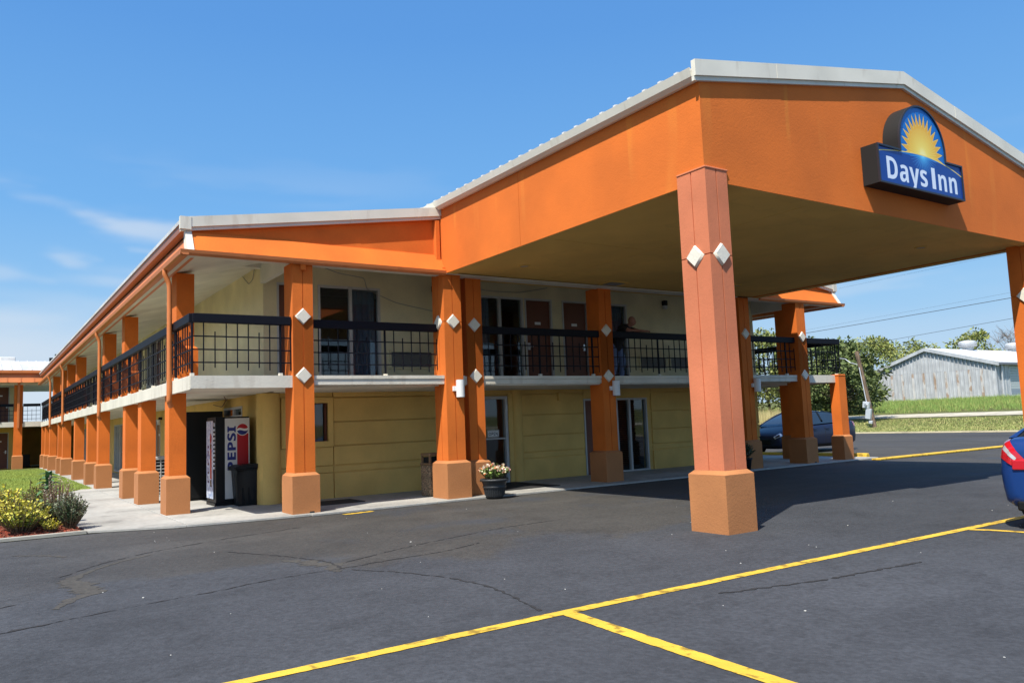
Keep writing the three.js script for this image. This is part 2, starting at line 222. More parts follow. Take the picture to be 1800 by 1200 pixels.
// sidewalk slabs, poured in squares with tooled joints
{
  const o = struct('sidewalk', join([sheetPoly([[2.9, -50.3], [2.9, -27.3], [2.55, -26.4], [1.7, -24.4], [1.15, -21.6], [0.95, -18.6], [0.9, -17.3], [1.38, -16.9], [1.5, -14.5], [2.7, -13.95], [4.6, -13.72], [9, -13.62], [22.2, -13.62], [22.2, -50.3]], 0.006)]), M(C(0.22, 0.22, 0.21), { map: TX.concrete }));
  const R = rng(8), variants = [0.49, 0.51, 0.53, 0.50].map((k) => M(C(k, k * 1.0, k * 0.96), { map: TX.concrete, bump: TX.asphaltB, bumpScale: 0.003, rough: 0.9 }));
  const slab = (pts) => mesh('paving_slab', (() => { const s = new THREE.Shape(pts.map((p) => new THREE.Vector2(p[0], -p[1]))); const g = new THREE.ExtrudeGeometry(s, { depth: 0.028, bevelEnabled: true, bevelSize: 0.006, bevelThickness: 0.006, bevelSegments: 1 }); g.rotateX(-Math.PI / 2); return g.translate(0, 0.008, 0); })(), variants[(R() * 4) | 0], o);
  const J = 0.012;
  const rect = (x0, x1, z0, z1) => slab([[x0 + J, z0 - J], [x1 - J, z0 - J], [x1 - J, z1 + J], [x0 + J, z1 + J]]); // z0 > z1
  // the wide apron at the corner
  slab([[1.52, -14.52], [2.7, -13.98], [2.88, -13.95], [2.88, -17], [1.4, -17]]); slab([[0.94, -17.3], [1.38, -17.02], [2.88, -17.02], [2.88, -20.5], [1.06, -20.5]]); slab([[1.07, -20.53], [2.88, -20.53], [2.88, -24.4], [1.72, -24.4], [1.18, -21.6]]); slab([[1.74, -24.43], [2.88, -24.43], [2.88, -27.2], [2.57, -26.4]]);
  for (let z = -14.05, k = 0; z > -50; z -= 2.1, k++) rect(2.9, 4.9, z, Math.max(-50.3, z - 2.1));
  slab([[2.9, -13.93], [4.6, -13.74], [4.9, -13.73], [4.9, -14.04], [2.9, -14.04]]);
  for (let x = 4.9; x < 22; x += 2.45) rect(x, Math.min(22.2, x + 2.45), -13.64, -16.36);
  for (let z = -16.36; z > -50; z -= 2.6) rect(20.2, 22.2, z, z - 2.6);
}
// pale kerb in front of the flower bed, lawn, bed
struct('kerb', prism('x', [[-14.62, 0], [-14.50, 0], [-14.50, 0.045], [-14.60, 0.05]], -14, 1.5), M(C(0.5, 0.49, 0.45), { map: TX.concrete })).rotation.y = 0;
struct('lawn', sheetPoly([[2.87, -50.3], [2.87, -27.3], [2.52, -26.4], [1.67, -24.4], [1.12, -21.6], [0.92, -18.6], [0.86, -17.3], [-0.5, -17.2], [-60, -17.2], [-60, -50.9], [2.87, -50.9]], 0.02), mat.lawn);
{ const g = new THREE.PlaneGeometry(16, 2.7, 80, 14).rotateX(-Math.PI / 2).translate(-6.52, 0, -15.93), p = g.attributes.position, R = rng(4); for (let i = 0; i < p.count; i++) { const ex = Math.min(1.48 - p.getX(i), 8), e = Math.min(ex, p.getZ(i) + 17.3, -14.58 - p.getZ(i)); p.setY(i, 0.01 + 0.09 * sstep(0, 0.5, e) + 0.03 * R()); } g.computeVertexNormals(); struct('mulch_bed', g, mat.mulch);
  const chips = [], R2 = rng(41); for (let i = 0; i < 2600; i++) { const x = 1.42 - 4.5 * R2() , z = -14.64 - 2.5 * R2(); chips.push(new THREE.BoxGeometry(0.03 + 0.06 * R2(), 0.008, 0.012 + 0.012 * R2()).rotateZ((R2() - 0.5) * 0.7).rotateY(R2() * 3.2).translate(x, 0.035 + 0.1 * sstep(0, 0.5, Math.min(1.48 - x, z + 17.3, -14.58 - z)), z)); }
  const o = mesh('mulch_chips', join(chips), M(C(0.36, 0.13, 0.075), { rough: 1, map: TX.stucco })); o.userData.kind = 'stuff'; tag(o, 'reddish brown wood mulch chips spread under the shrubs', 'mulch'); }
struct('gravel_path', (() => { const g = new THREE.PlaneGeometry(3.6, 240, 3, 40).rotateX(-Math.PI / 2).translate(62, 0, -30), p = g.attributes.position; for (let i = 0; i < p.count; i++) p.setY(i, rise(p.getX(i)) + 0.03); return g; })(), M(C(0.66, 0.62, 0.50), { map: TX.concrete, rough: 1 }));
struct('lot_edge', prism('z', [[43.15, 0.0], [43.9, 0.0], [43.85, 0.06], [43.2, 0.04]], -90, 60), M(C(0.50, 0.44, 0.28), { map: TX.concrete, rough: 1 }));

// ---------------------------------------------------------------- shared builders: columns, railings, walls
const COL = { w: 0.38, d: 0.46, bw: 0.5, bd: 0.58, bh: 0.75 };
const geoCache = new Map(), cached = (k, f) => { if (!geoCache.has(k)) geoCache.set(k, uvm(clean(f()))); return geoCache.get(k); };
// shaft with grooves: a core and raised stucco panels on the grooved faces; local origin on the ground at the column's middle
function shaftGeo(y0, y1, faces, cuts, w = COL.w, d = COL.d) {
  const e = 0.014, gap = 0.016, hw = w / 2 - e, hd = d / 2 - e, list = [];
  const levels = [y0, ...cuts.filter((c) => c > y0 + 0.1 && c < y1 - 0.1), y1];
  const rows = levels.slice(0, -1).map((a, i) => [i ? a + gap / 2 : a, i < levels.length - 2 ? levels[i + 1] - gap / 2 : levels[i + 1]]);
  const fx = faces.includes('f'), fl = faces.includes('l');
  list.push(box(fl ? -hw : -w / 2, w / 2, y0, y1, -d / 2, fx ? hd : d / 2));
  if (fx) for (const [a, b] of rows) { list.push(box(-w / 2, -gap / 2, a, b, hd, d / 2), box(gap / 2, w / 2, a, b, hd, d / 2)); }
  if (fl) for (const [a, b] of rows) { list.push(box(-w / 2, -hw, a, b, -d / 2, -gap / 2), box(-w / 2, -hw, a, b, gap / 2, fx ? hd : d / 2)); }
  return join(list);
}
const baseGeo = (bw, bd, bh, w, d) => join([box(-bw / 2, bw / 2, 0, bh - 0.05, -bd / 2, bd / 2), (() => { const g = new THREE.CylinderGeometry(Math.SQRT1_2, Math.SQRT1_2, 0.05, 4, 1, true); g.rotateY(Math.PI / 4); const p = g.attributes.position; for (let i = 0; i < p.count; i++) { const up = p.getY(i) > 0; p.setX(i, Math.sign(p.getX(i)) * (up ? w / 2 + 0.004 : bw / 2)); p.setZ(i, Math.sign(p.getZ(i)) * (up ? d / 2 + 0.004 : bd / 2)); } g.computeVertexNormals(); return g.translate(0, bh - 0.025, 0); })()]);
const diamondGeo = (() => { const s = 0.108, g = new THREE.CylinderGeometry(s * 0.86 * Math.SQRT2, s * Math.SQRT2, 0.035, 4, 1).rotateX(Math.PI / 2); return uvm(clean(g)); })(); // a square on its corner, facing +z, bevelled
function column(parent, x, z, y0, y1, o = {}) {
  const { faces = 'f', diamonds = [3.54, 2.47], shaft = mat.orange, base = true, w = COL.w, d = COL.d, bw = COL.bw, bd = COL.bd, bh = COL.bh, baseMat = mat.tan } = o;
  const c = part(parent, 'column'); c.position.set(x - parent.position.x, -parent.position.y, z - parent.position.z);
  const b0 = base ? bh - 0.03 : 0;
  put('shaft', cached(['s', y0, y1, faces, diamonds, w, d].join(), () => shaftGeo(y0 + b0, y1, faces, diamonds, w, d)), shaft, c, 0, 0, 0);
  if (base) put('column_base', cached(['b', bw, bd, bh, w, d].join(), () => baseGeo(bw, bd, bh, w, d)), baseMat, c, 0, y0, 0);
  for (const y of diamonds) { if (faces.includes('f')) put('diamond_ornament', diamondGeo, mat.slab, c, 0, y, d / 2 + 0.0165); if (faces.includes('l')) put('diamond_ornament', diamondGeo, mat.slab, c, -w / 2 - 0.0165, y, 0, -Math.PI / 2); }
  return c;
}
const balGeo = [[3.38, 2.56], [3.23, 2.61], [3.38, 2.565], [3.38, 2.61]].map(([a, b]) => uvm(clean(box(-0.0085, 0.0085, b, a, -0.0085, 0.0085))));
const postGeo = uvm(clean(box(-0.016, 0.016, 2.47, 3.38, -0.016, 0.016))), shoeGeo = uvm(clean(box(-0.03, 0.03, 2.44, 2.52, -0.035, 0.035)));
function railing(parent, axis, a0, a1, fixed, far = false) { // along x at z = fixed, or along z at x = fixed
  const r = part(parent, 'railing'); r.position.set(-parent.position.x, -parent.position.y, -parent.position.z);
  const B = (p0, p1, y0, y1, t) => (axis === 'x' ? box(p0, p1, y0, y1, fixed - t, fixed + t) : box(fixed - t, fixed + t, y0, y1, p0, p1));
  mesh('top_rail', axis === 'x' ? rbox(a0, a1, 3.375, 3.53, fixed - 0.055, fixed + 0.055, 0.012, 1) : rbox(fixed - 0.055, fixed + 0.055, 3.375, 3.53, a0, a1, 0.012, 1), mat.rail, r);
  for (const y of [3.145, 2.92, 2.70]) mesh('rail_bar', B(a0, a1, y - 0.011, y + 0.011, 0.011), mat.rail, r);
  const n = Math.round(Math.abs(a1 - a0) / 0.19), s = (a1 - a0) / n, merged = [];
  const at = (g, k, name, m) => { const p = a0 + s * k; if (far) merged.push(g.clone().translate(axis === 'x' ? p : fixed, 0, axis === 'x' ? fixed : p)); else put(name, g, m, r, axis === 'x' ? p : fixed, 0, axis === 'x' ? fixed : p); };
  for (let k = 0; k <= n; k++) { if (k % 8 === 0) { at(postGeo, k, 'rail_post', mat.rail); if (!far) put('post_shoe', shoeGeo, mat.slab, r, axis === 'x' ? a0 + s * k : fixed, 0, axis === 'x' ? fixed : a0 + s * k); } else at(balGeo[(k - 1) % 4], k, 'baluster', mat.rail); }
  if (merged.length) { const m = mesh('balusters', join(merged), mat.rail, r); m.userData.kind = 'stuff'; }
  return r;
}
function wall(axis, fixed0, fixed1, a0, a1, y0, y1, holes) { // slab with rectangular openings [a0, a1, y0, y1]
  const s = new THREE.Shape([[a0, y0], [a1, y0], [a1, y1], [a0, y1]].map((p) => new THREE.Vector2(...p)));
  for (const h of holes) s.holes.push(new THREE.Path([[h[0], h[2]], [h[0], h[3]], [h[1], h[3]], [h[1], h[2]]].map((p) => new THREE.Vector2(...p))));
  const g = new THREE.ExtrudeGeometry(s, { depth: Math.abs(fixed1 - fixed0), bevelEnabled: false });
  if (axis === 'z') return g.translate(0, 0, Math.min(fixed0, fixed1));
  g.applyMatrix4(new THREE.Matrix4().set(0, 0, 1, Math.min(fixed0, fixed1), 0, 1, 0, 0, 1, 0, 0, 0, 0, 0, 0, 1));
  const p = g.attributes.position.array; for (let i = 0; i < p.length; i += 9) for (let k = 0; k < 3; k++) { const t = p[i + k]; p[i + k] = p[i + 3 + k]; p[i + 3 + k] = t; }
  g.computeVertexNormals(); return g;
}
// put geometry made for the front (facing +z, wall face at z = 0) onto a wall: face 'f' at z = W, or 'l' facing -x at x = W
const face = (g, f, W) => f === 'f' ? g.translate(0, 0, W) : g.applyMatrix4(new THREE.Matrix4().set(0, 0, -1, W, 0, 1, 0, 0, 1, 0, 0, 0, 0, 0, 0, 1));
const F = (g, f, W) => face(clean(g), f, W);
const frameGeo = (a0, a1, y0, y1, t, z0, z1, sill = true) => join([box(a0, a0 + t, y0, y1, z0, z1), box(a1 - t, a1, y0, y1, z0, z1), box(a0 + t, a1 - t, y1 - t, y1, z0, z1), ...(sill ? [box(a0 + t, a1 - t, y0, y0 + t, z0, z1)] : [])]);
function curtainGeo(a0, a1, y0, y1, z, seed) { // hanging folds
  const n = Math.max(8, Math.round((a1 - a0) / 0.02)), g = new THREE.PlaneGeometry(a1 - a0, y1 - y0, n, 6).translate((a0 + a1) / 2, (y0 + y1) / 2, z), p = g.attributes.position; for (let i = 0; i < p.count; i++) p.setZ(i, z + 0.028 * Math.sin(p.getX(i) * 62 + seed + Math.sin(p.getX(i) * 11) * 1.4) + 0.008 * Math.sin(p.getY(i) * 3 + p.getX(i) * 20)); g.computeVertexNormals(); return g;
}
function doorUnit(parent, f, W, a0, a1, y0, y1, o = {}) {
  const { leafMat = mat.brown, handle = 1, plate = true } = o, d = part(parent, 'door'), q = (g) => F(g, f, W);
  mesh('door_frame', q(frameGeo(a0, a1, y0, y1, 0.045, -0.12, 0.012, false)), mat.frame, d);
  mesh('door_leaf', q(join([box(a0 + 0.047, a1 - 0.047, y0 + 0.012, y1 - 0.047, -0.10, -0.055)])), leafMat, d);
  const hx = handle > 0 ? a1 - 0.13 : a0 + 0.13;
  mesh('handle', q(join([rbox(hx - 0.035, hx + 0.035, y0 + 0.82, y0 + 1.0, -0.055, -0.03, 0.008, 1), bar([hx, y0 + 0.9, -0.03], [hx, y0 + 0.9, 0.01], 0.012), bar([hx, y0 + 0.9, 0.01], [hx - handle * 0.1, y0 + 0.9, 0.012], 0.011)])), mat.steel, d);
  if (plate) mesh('number_plate', q(box((a0 + a1) / 2 - 0.09, (a0 + a1) / 2 + 0.09, y0 + 1.47, y0 + 1.54, -0.0555, -0.047)), mat.plasticWhite, d);
  return d;
}
function windowUnit(parent, f, W, a0, a1, y0, y1, o = {}) {
  const { mull = [(a0 + a1) / 2], curtains = [], blind = null, frameMat = mat.frame } = o, d = part(parent, 'window'), q = (g) => F(g, f, W), t = 0.05;
  mesh('window_frame', q(join([frameGeo(a0, a1, y0, y1, t, -0.11, 0.015), ...mull.map((m) => box(m - 0.032, m + 0.032, y0 + t, y1 - t, -0.10, 0.005))])), frameMat, d);
  const xs = [a0 + t, ...mull.flatMap((m) => [m - 0.032, m + 0.032]), a1 - t];
  for (let i = 0; i < xs.length; i += 2) mesh('pane', q(box(xs[i] - 0.004, xs[i + 1] + 0.004, y0 + t - 0.004, y1 - t + 0.004, -0.062, -0.058)), mat.glass, d);
  curtains.forEach(([c0, c1, m], i) => mesh('curtain', q(curtainGeo(c0, c1, y0 + 0.05, y1 - 0.05, -0.2, i * 3 + a0)), m || mat.curtain, d));
  if (blind) { const g = []; for (let y = y0 + 0.08; y < y1 - 0.08; y += 0.05) g.push(box(a0 + 0.06, a1 - 0.06, -0.002, 0.002, -0.02, 0.02).rotateX(0.6).translate(0, y, -0.17)); mesh('blind_slats', q(join(g)), M(C(0.05, 0.05, 0.05), { rough: 0.5 }), d).userData.kind = 'stuff'; }
  return d;
}
function ptac(parent, f, W, a0, a1, y0, y1) { // through-wall air conditioner: sleeve, louvred grille
  const d = part(parent, 'wall_air_conditioner'), q = (g) => F(g, f, W);
  mesh('sleeve', q(frameGeo(a0, a1, y0, y1, 0.04, -0.02, 0.055)), mat.cream, d);
  mesh('grille_back', q(box(a0 + 0.04, a1 - 0.04, y0 + 0.04, y1 - 0.04, -0.018, 0.004)), mat.dark, d);
  const g = []; for (let y = y0 + 0.06; y < y1 - 0.05; y += 0.024) g.push(box(a0 + 0.042, a1 - 0.042, -0.002, 0.002, -0.014, 0.014).rotateX(0.7).translate(0, y, 0.024));
  mesh('louvres', q(join(g)), mat.grille, d).userData.kind = 'stuff';
}

// ---------------------------------------------------------------- the motel: a long two-storey block with galleries
const W = -16.35, XL = 4.88, XR = 20.2, ZB = -50.3, FL = 2.47, CE = 4.97;   // wall faces, back, upper floor, ceiling at the wall
const motel = thing('motel_building', 'long two storey motel with yellow ground floor, orange columns and black balcony railings', 'motel', [12, 0, -32]);
{
  const B = motel;
  // walls
  const lowHoles = [[5.35, 6.22, 1.22, 2.07], [9.02, 10.82, 0.0, 2.13], [13.25, 14.1, 0.0, 2.02], [14.37, 15.5, 0.03, 2.02]].map((h) => [h[0], h[1], Math.max(h[2], 0.02), h[3]]);
  const upHoles = [[5.16, 5.95, FL, 4.6], [6.05, 7.5, 2.56, 4.6], [9.95, 11.42, 2.56, 4.6], [11.47, 12.33, FL, 4.6], [12.66, 13.52, FL, 4.6], [13.57, 14.92, 2.56, 4.6], [17.3, 18.7, 2.56, 4.6], [18.8, 19.65, FL, 4.6]].map((h) => [h[0], h[1], h[2] + 0.01, h[3]]);
  mesh('lower_front_wall', wall('z', W - 0.24, W - 0.045, 4.95, XR - 0.02, 0.01, FL - 0.02, lowHoles), mat.yellow, B);
  mesh('upper_front_wall', wall('z', W - 0.2, W, XL, XR, FL, CE + 0.6, upHoles), mat.cream, B);
  const units = []; for (let k = 0; k < 7; k++) units.push(-23.6 - k * 3.8);
  const sideHoles = (y, top) => units.flatMap((z) => [[z - 0.9, z, y + 0.02, top], [z - 2.5, z - 0.98, y + 0.08, top]]);
  mesh('lower_side_wall', wall('x', XL, XL + 0.2, ZB, W - 0.2, 0.01, FL - 0.02, [...sideHoles(0, 2.02), [-19.5, -17.95, 1.84, 2.08]]), mat.yellow, B);
  mesh('upper_side_wall', wall('x', XL, XL + 0.2, ZB, W - 0.2, FL, CE + 0.6, sideHoles(FL, 4.6)), mat.cream, B);
  mesh('right_side_wall', box(XR - 0.2, XR, 0.01, CE + 0.6, ZB, W - 0.2), mat.yellow, B);
  mesh('back_wall', box(XL + 0.2, XR - 0.2, 0.01, CE + 0.6, ZB, ZB + 0.2), mat.yellow, B);
  mesh('room_partition', box(XL + 3.4, XL + 3.5, 0, CE, ZB + 0.2, W - 3.7), M(C(0.3, 0.28, 0.24)), B); mesh('room_partition', box(XL + 0.25, XR - 0.25, 0, CE, W - 3.6, W - 3.5), M(C(0.3, 0.28, 0.24)), B);
  mesh('floor_deck', box(XL + 0.2, XR - 0.2, FL - 0.2, FL, ZB + 0.2, W - 0.2), mat.slab, B);
  // stucco courses of the lower front wall: separate raised panels with recessed joints
  const rows = [[0.02, 0.56, 0], [0.59, 0.705, -0.02], [0.74, 1.125, 0], [1.15, 1.635, 0], [1.66, 2.155, 0], [2.18, 2.33, 0]];
  for (const [x0, x1] of [[6.36, 9.0], [11.26, 13.23], [15.66, XR - 0.01]]) for (const [y0, y1, s] of rows) mesh('wall_panel', rbox(x0, x1, y0, y1, W - 0.05, W + s, 0.006, 1), mat.yellow, B);
  for (const [x0, x1, y0, y1] of [[5.2, 6.34, 2.175, 2.33], [5.2, 6.34, 0.735, 1.12], [5.2, 6.34, 0.585, 0.715], [5.2, 6.34, 0.02, 0.57], [9.0, 11.0, 2.175, 2.33], [13.25, 15.64, 2.06, 2.33], [14.12, 14.35, 0.02, 2.04]]) mesh('wall_panel', rbox(x0, x1, y0, y1, W - 0.05, W - 0.002, 0.005, 1), mat.yellow, B);
  // round corner pier and the round pilaster beside the lobby door
  mesh('round_pier', cyl(4.97, 0.02, FL - 0.2, W - 0.03, 0.235, 0.235, 40), mat.yellow, B);
  mesh('round_pilaster', cyl(11.1, 0.02, FL - 0.16, W - 0.06, 0.17, 0.17, 32), mat.yellow, B);
  mesh('door_surround', box(10.83, 10.95, 0.02, 2.2, W - 0.02, W + 0.05), mat.yellow, B);
  // office window with a raised stucco frame and stickers
  { const w = windowUnit(B, 'f', W - 0.06, 5.33, 6.24, 1.2, 2.09, { mull: [5.80], frameMat: mat.brown });
    mesh('window_surround', frameGeo(5.22, 6.34, 1.13, 2.17, 0.115, W - 0.015, W + 0.04), mat.yellow, w);
    mesh('inner_board', box(6.06, 6.19, 1.26, 2.04, W - 0.28, W - 0.25), M(C(0.32, 0.13, 0.05)), w);
    mesh('sticker', box(5.83, 5.92, 1.66, 1.76, W - 0.116, W - 0.113), mat.plasticWhite, w); mesh('sticker', box(5.85, 5.925, 1.53, 1.6, W - 0.116, W - 0.113), M(C(0.35, 0.37, 0.4)), w); mesh('sticker', box(5.78, 5.93, 1.28, 1.34, W - 0.116, W - 0.113), M(C(0.06, 0.1, 0.35)), w);
    mesh('valance', box(5.4, 5.92, 1.97, 2.03, W - 0.2, W - 0.17), mat.plasticWhite, w); }
  // glazed lobby door with the OPEN plate
  { const d = part(B, 'glass_door'); d.userData.label = 'glazed lobby door in a white frame with an open plate';
    mesh('door_frame', join([box(9.02, 9.08, 0.02, 2.13, W - 0.1, W + 0.03), box(10.745, 10.82, 0.02, 2.13, W - 0.1, W + 0.03), box(9.08, 10.745, 2.06, 2.13, W - 0.1, W + 0.03), box(9.9, 9.96, 0.02, 2.06, W - 0.09, W + 0.01), box(9.96, 10.745, 0.02, 0.16, W - 0.08, W + 0.01), box(9.08, 9.9, 0.02, 0.16, W - 0.08, W + 0.01), box(9.96, 10.745, 1.09, 1.125, W - 0.07, W + 0.012)]), mat.frame, d);
    mesh('pane', box(9.955, 10.75, 0.155, 2.065, W - 0.045, W - 0.041), mat.glass, d); mesh('pane', box(9.075, 9.905, 0.155, 2.065, W - 0.045, W - 0.041), mat.glass, d);
    mesh('hinge', cyl(10.79, 1.78, 1.92, W + 0.04, 0.014), mat.steel, d); mesh('hinge', cyl(10.79, 0.25, 0.39, W + 0.04, 0.014), mat.steel, d);
    const cv = document.createElement('canvas'); cv.width = 256; cv.height = 128; const c = cv.getContext('2d'); c.fillStyle = '#e9e9e6'; c.fillRect(0, 0, 256, 128); c.fillStyle = '#111'; c.fillRect(8, 8, 240, 112); c.fillStyle = '#ecece8'; c.fillRect(14, 14, 228, 100); c.fillStyle = '#0c0c0c'; c.font = 'bold 88px sans-serif'; c.textAlign = 'center'; c.textBaseline = 'middle'; c.fillText('OPEN', 128, 68, 210);
    const t = new THREE.CanvasTexture(cv); t.colorSpace = THREE.SRGBColorSpace; const s = setShadow(new THREE.Mesh(new THREE.PlaneGeometry(0.33, 0.165), M(C(1, 1, 1), { map: t, rough: 0.5 }))); s.name = 'open_plate'; s.position.set(10.42 - 12, 1.23, W - 0.036 + 32); d.add(s); }
  doorUnit(B, 'f', W - 0.02, 13.25, 14.1, 0.02, 2.02, { plate: false });
  windowUnit(B, 'f', W - 0.02, 14.37, 15.5, 0.03, 2.02, { mull: [14.86], blind: true });
  mesh('wall_junction_box', rbox(12.38, 12.52, 1.99, 2.2, W, W + 0.07, 0.01, 1), mat.yellow, B);
  // upper front rooms
  doorUnit(B, 'f', W, 5.16, 5.95, FL, 4.6); windowUnit(B, 'f', W, 6.05, 7.5, 2.56, 4.6, { mull: [6.8], curtains: [[6.86, 7.46]] }); ptac(B, 'f', W, 7.69, 8.8, 2.79, 3.21);
  windowUnit(B, 'f', W, 9.95, 11.42, 2.56, 4.6, { mull: [10.72], curtains: [[10.0, 10.5]] }); doorUnit(B, 'f', W, 11.47, 12.33, FL, 4.6, { handle: -1 }); doorUnit(B, 'f', W, 12.66, 13.52, FL, 4.6); windowUnit(B, 'f', W, 13.57, 14.92, 2.56, 4.6, { mull: [14.25], curtains: [[13.62, 14.2], [14.3, 14.86]] });
  ptac(B, 'f', W, 15.28, 16.33, 2.79, 3.19); ptac(B, 'f', W, 16.44, 17.2, 2.79, 3.19); windowUnit(B, 'f', W, 17.3, 18.7, 2.56, 4.6, { curtains: [[17.35, 18.65]] }); doorUnit(B, 'f', W, 18.8, 19.65, FL, 4.6);
  const lantern = (x, y) => { const l = part(B, 'wall_lantern'); mesh('lantern_body', rbox(x - 0.06, x + 0.06, y - 0.02, y + 0.12, W, W + 0.13, 0.015, 1), mat.black, l); mesh('lantern_lens', rbox(x - 0.055, x + 0.055, y - 0.13, y - 0.02, W + 0.01, W + 0.12, 0.02, 1), M(C(0.55, 0.56, 0.58), { rough: 0.25 }), l); };
  lantern(8.87, 4.62); lantern(16.35, 4.66);
  // side rooms, both floors
  units.forEach((z, i) => { for (const y of [0.02, FL]) { const top = y < 1 ? 2.02 : 4.6; doorUnit(B, 'l', XL, z - 0.9, z, y, top, { leafMat: y < 1 ? M(C(0.30, 0.16, 0.08), { rough: 0.6 }) : mat.brown }); windowUnit(B, 'l', XL, z - 2.5, z - 0.98, y + 0.08, top, { curtains: [[z - 2.45, z - 1.8]] }); } ptac(B, 'l', XL, z - 3.6, z - 2.65, 2.79, 3.19); });
  windowUnit(B, 'l', XL, -19.5, -17.95, 1.84, 2.08, {});
  { const l = part(B, 'wall_lantern'); mesh('lantern_lens', cyl(XL - 0.09, 1.84, 2.0, -27.15, 0.06, 0.05), M(C(0.75, 0.75, 0.72), { rough: 0.3 }), l); mesh('lantern_body', box(XL - 0.1, XL, 2.0, 2.08, -27.2, -27.1), mat.black, l); }
  { const l = part(B, 'wall_lantern'); mesh('lantern_body', rbox(XL - 0.13, XL, 4.55, 4.72, -23.3, -23.15, 0.02, 1), mat.black, l); }
  // galleries: slab with a stepped white edge in front, plain deep edges at the corner and along the sides
  for (const [a, b, z] of [[2.97, 8.25, -13.97], [8.251, 16.549, -14.16], [16.55, 21.08, -13.97]]) mesh('gallery_slab', box(a, b, 2.30, FL, z, W - 0.02), mat.slab, B); mesh('gallery_slab', box(2.97, XL, 2.30, FL, ZB, W - 0.03), mat.slab, B); mesh('gallery_slab', box(XR, 21.08, 2.30, FL, ZB, W - 0.03), mat.slab, B);
  const edge = (x0, x1, z = -13.972) => { mesh('slab_edge', box(x0, x1, 2.41, FL + 0.004, z, z + 0.032), mat.slab, B); mesh('slab_edge', box(x0, x1, 2.305, 2.40, z, z + 0.017), mat.slab, B); };
  for (const [a, b, z] of [[5.06, 7.76], [8.79, 12.02, -14.162], [12.4, 16.54, -14.162], [17.05, 18.95]]) edge(a, b, z);
  mesh('slab_edge', box(2.945, 4.67, 2.26, FL + 0.004, -13.972, -13.945), mat.slab, B); mesh('slab_edge', box(19.35, 21.1, 2.26, FL + 0.004, -13.972, -13.945), mat.slab, B);
  { let z = -13.975; for (const zn of [-15.46, -21.4, -25.3, -31, -37, -43.5, ZB]) { mesh('slab_edge', rbox(2.93, 2.975, 2.235, FL + 0.004, z, zn + 0.025, 0.008, 1), mat.slab, B); z = zn; } }
  mesh('slab_edge', box(21.075, 21.11, 2.25, FL + 0.004, ZB, -13.975), mat.slab, B);
  for (let x = 5; x < 21; x += 2.66) mesh('ceiling_panel', box(x + 0.008, Math.min(21, x + 2.66) - 0.008, 2.278, 2.30, -14.2, W - 0.03), mat.ceiling, B);
  for (let z = -14.06; z > ZB; z -= 2.44) mesh('ceiling_panel', box(3.02, 4.84, 2.278, 2.30, z - 0.008, Math.max(ZB, z - 2.44) + 0.008), mat.ceiling, B);
  // sloping upper ceilings in sheets
  const EY = 4.52;
  const cs = (z0, z1) => prism('z', [[2.86, EY], [2.86, EY + 0.02], [XL, CE + 0.02], [XL, CE]], Math.min(z0, z1), Math.max(z0, z1));
  mesh('eave_soffit', box(2.87, 21.13, EY, EY + 0.02, -14.2, -13.86), mat.ceiling, B);
  for (let z = -14.205, k = 0; z > ZB; z -= 2.44, k++) mesh('ceiling_panel', cs(z - 0.01, Math.max(ZB, z - 2.44) + 0.01), mat.ceiling, B);
  for (let x = XL + 0.02; x < XR; x += 2.55) mesh('ceiling_panel', prism('x', [[-14.205, EY], [W, CE], [W, CE + 0.02], [-14.205, EY + 0.02]], x + 0.01, Math.min(XR, x + 2.55) - 0.01), mat.ceiling, B);
  mesh('ceiling_panel', prism('z', [[21.14, EY], [21.14, EY + 0.02], [XR, CE + 0.02], [XR, CE]], ZB, -14.205), mat.ceiling, B);
  mesh('ceiling_beam', box(3.0, XL + 0.06, 4.86, 5.0, W - 0.1, W + 0.06), mat.ceiling, B); mesh('ceiling_beam', box(XL - 0.06, XL + 0.03, EY + 0.03, 5.0, -14.21, W), mat.ceiling, B); mesh('ceiling_beam', box(XR - 0.03, XR + 0.06, EY + 0.03, 5.0, -14.21, W), mat.ceiling, B);
  // fascia: sloped skirt, bottom strip, gable wall, white rake trim
  const ridge = 6.50, rx = 12.0, rk = (x) => 5.115 + (ridge - 5.115) * (1 - Math.abs(x - rx) / (rx - 2.86));
  mesh('gable_wall', (() => { const s = new THREE.Shape([[3.0, 4.85], [21.0, 4.85], [21.0, rk(21.0) - 0.08], [rx, ridge - 0.08], [3.0, rk(3.0) - 0.08]].map((p) => new THREE.Vector2(...p))); return new THREE.ExtrudeGeometry(s, { depth: 0.12, bevelEnabled: false }).translate(0, 0, -14.24); })(), mat.orange, B);
  for (const [a, b] of [[2.96, 7.822], [17.43, 21.04]]) mesh('front_skirt', prism('x', [[-13.85, 4.56], [-14.09, 4.945], [-14.23, 4.945], [-14.23, 4.56]], a, b), mat.orange, B);
  mesh('side_skirt', prism('z', [[2.83, 4.56], [2.98, 4.945], [3.1, 4.945], [3.1, 4.56]], ZB, -14.095), mat.orangeMetal, B); mesh('side_skirt', prism('z', [[21.17, 4.56], [21.02, 4.945], [20.9, 4.945], [20.9, 4.56]], ZB, -14.095), mat.orangeMetal, B);
  for (const [a, b] of [[2.755, 7.8], [17.44, 21.245]]) mesh('drip_strip', prism('x', [[-13.79, 4.575], [-13.80, 4.52], [-13.84, 4.485], [-13.87, 4.485], [-13.87, 4.555], [-13.83, 4.558]], a, b), mat.orangeMetal, B);
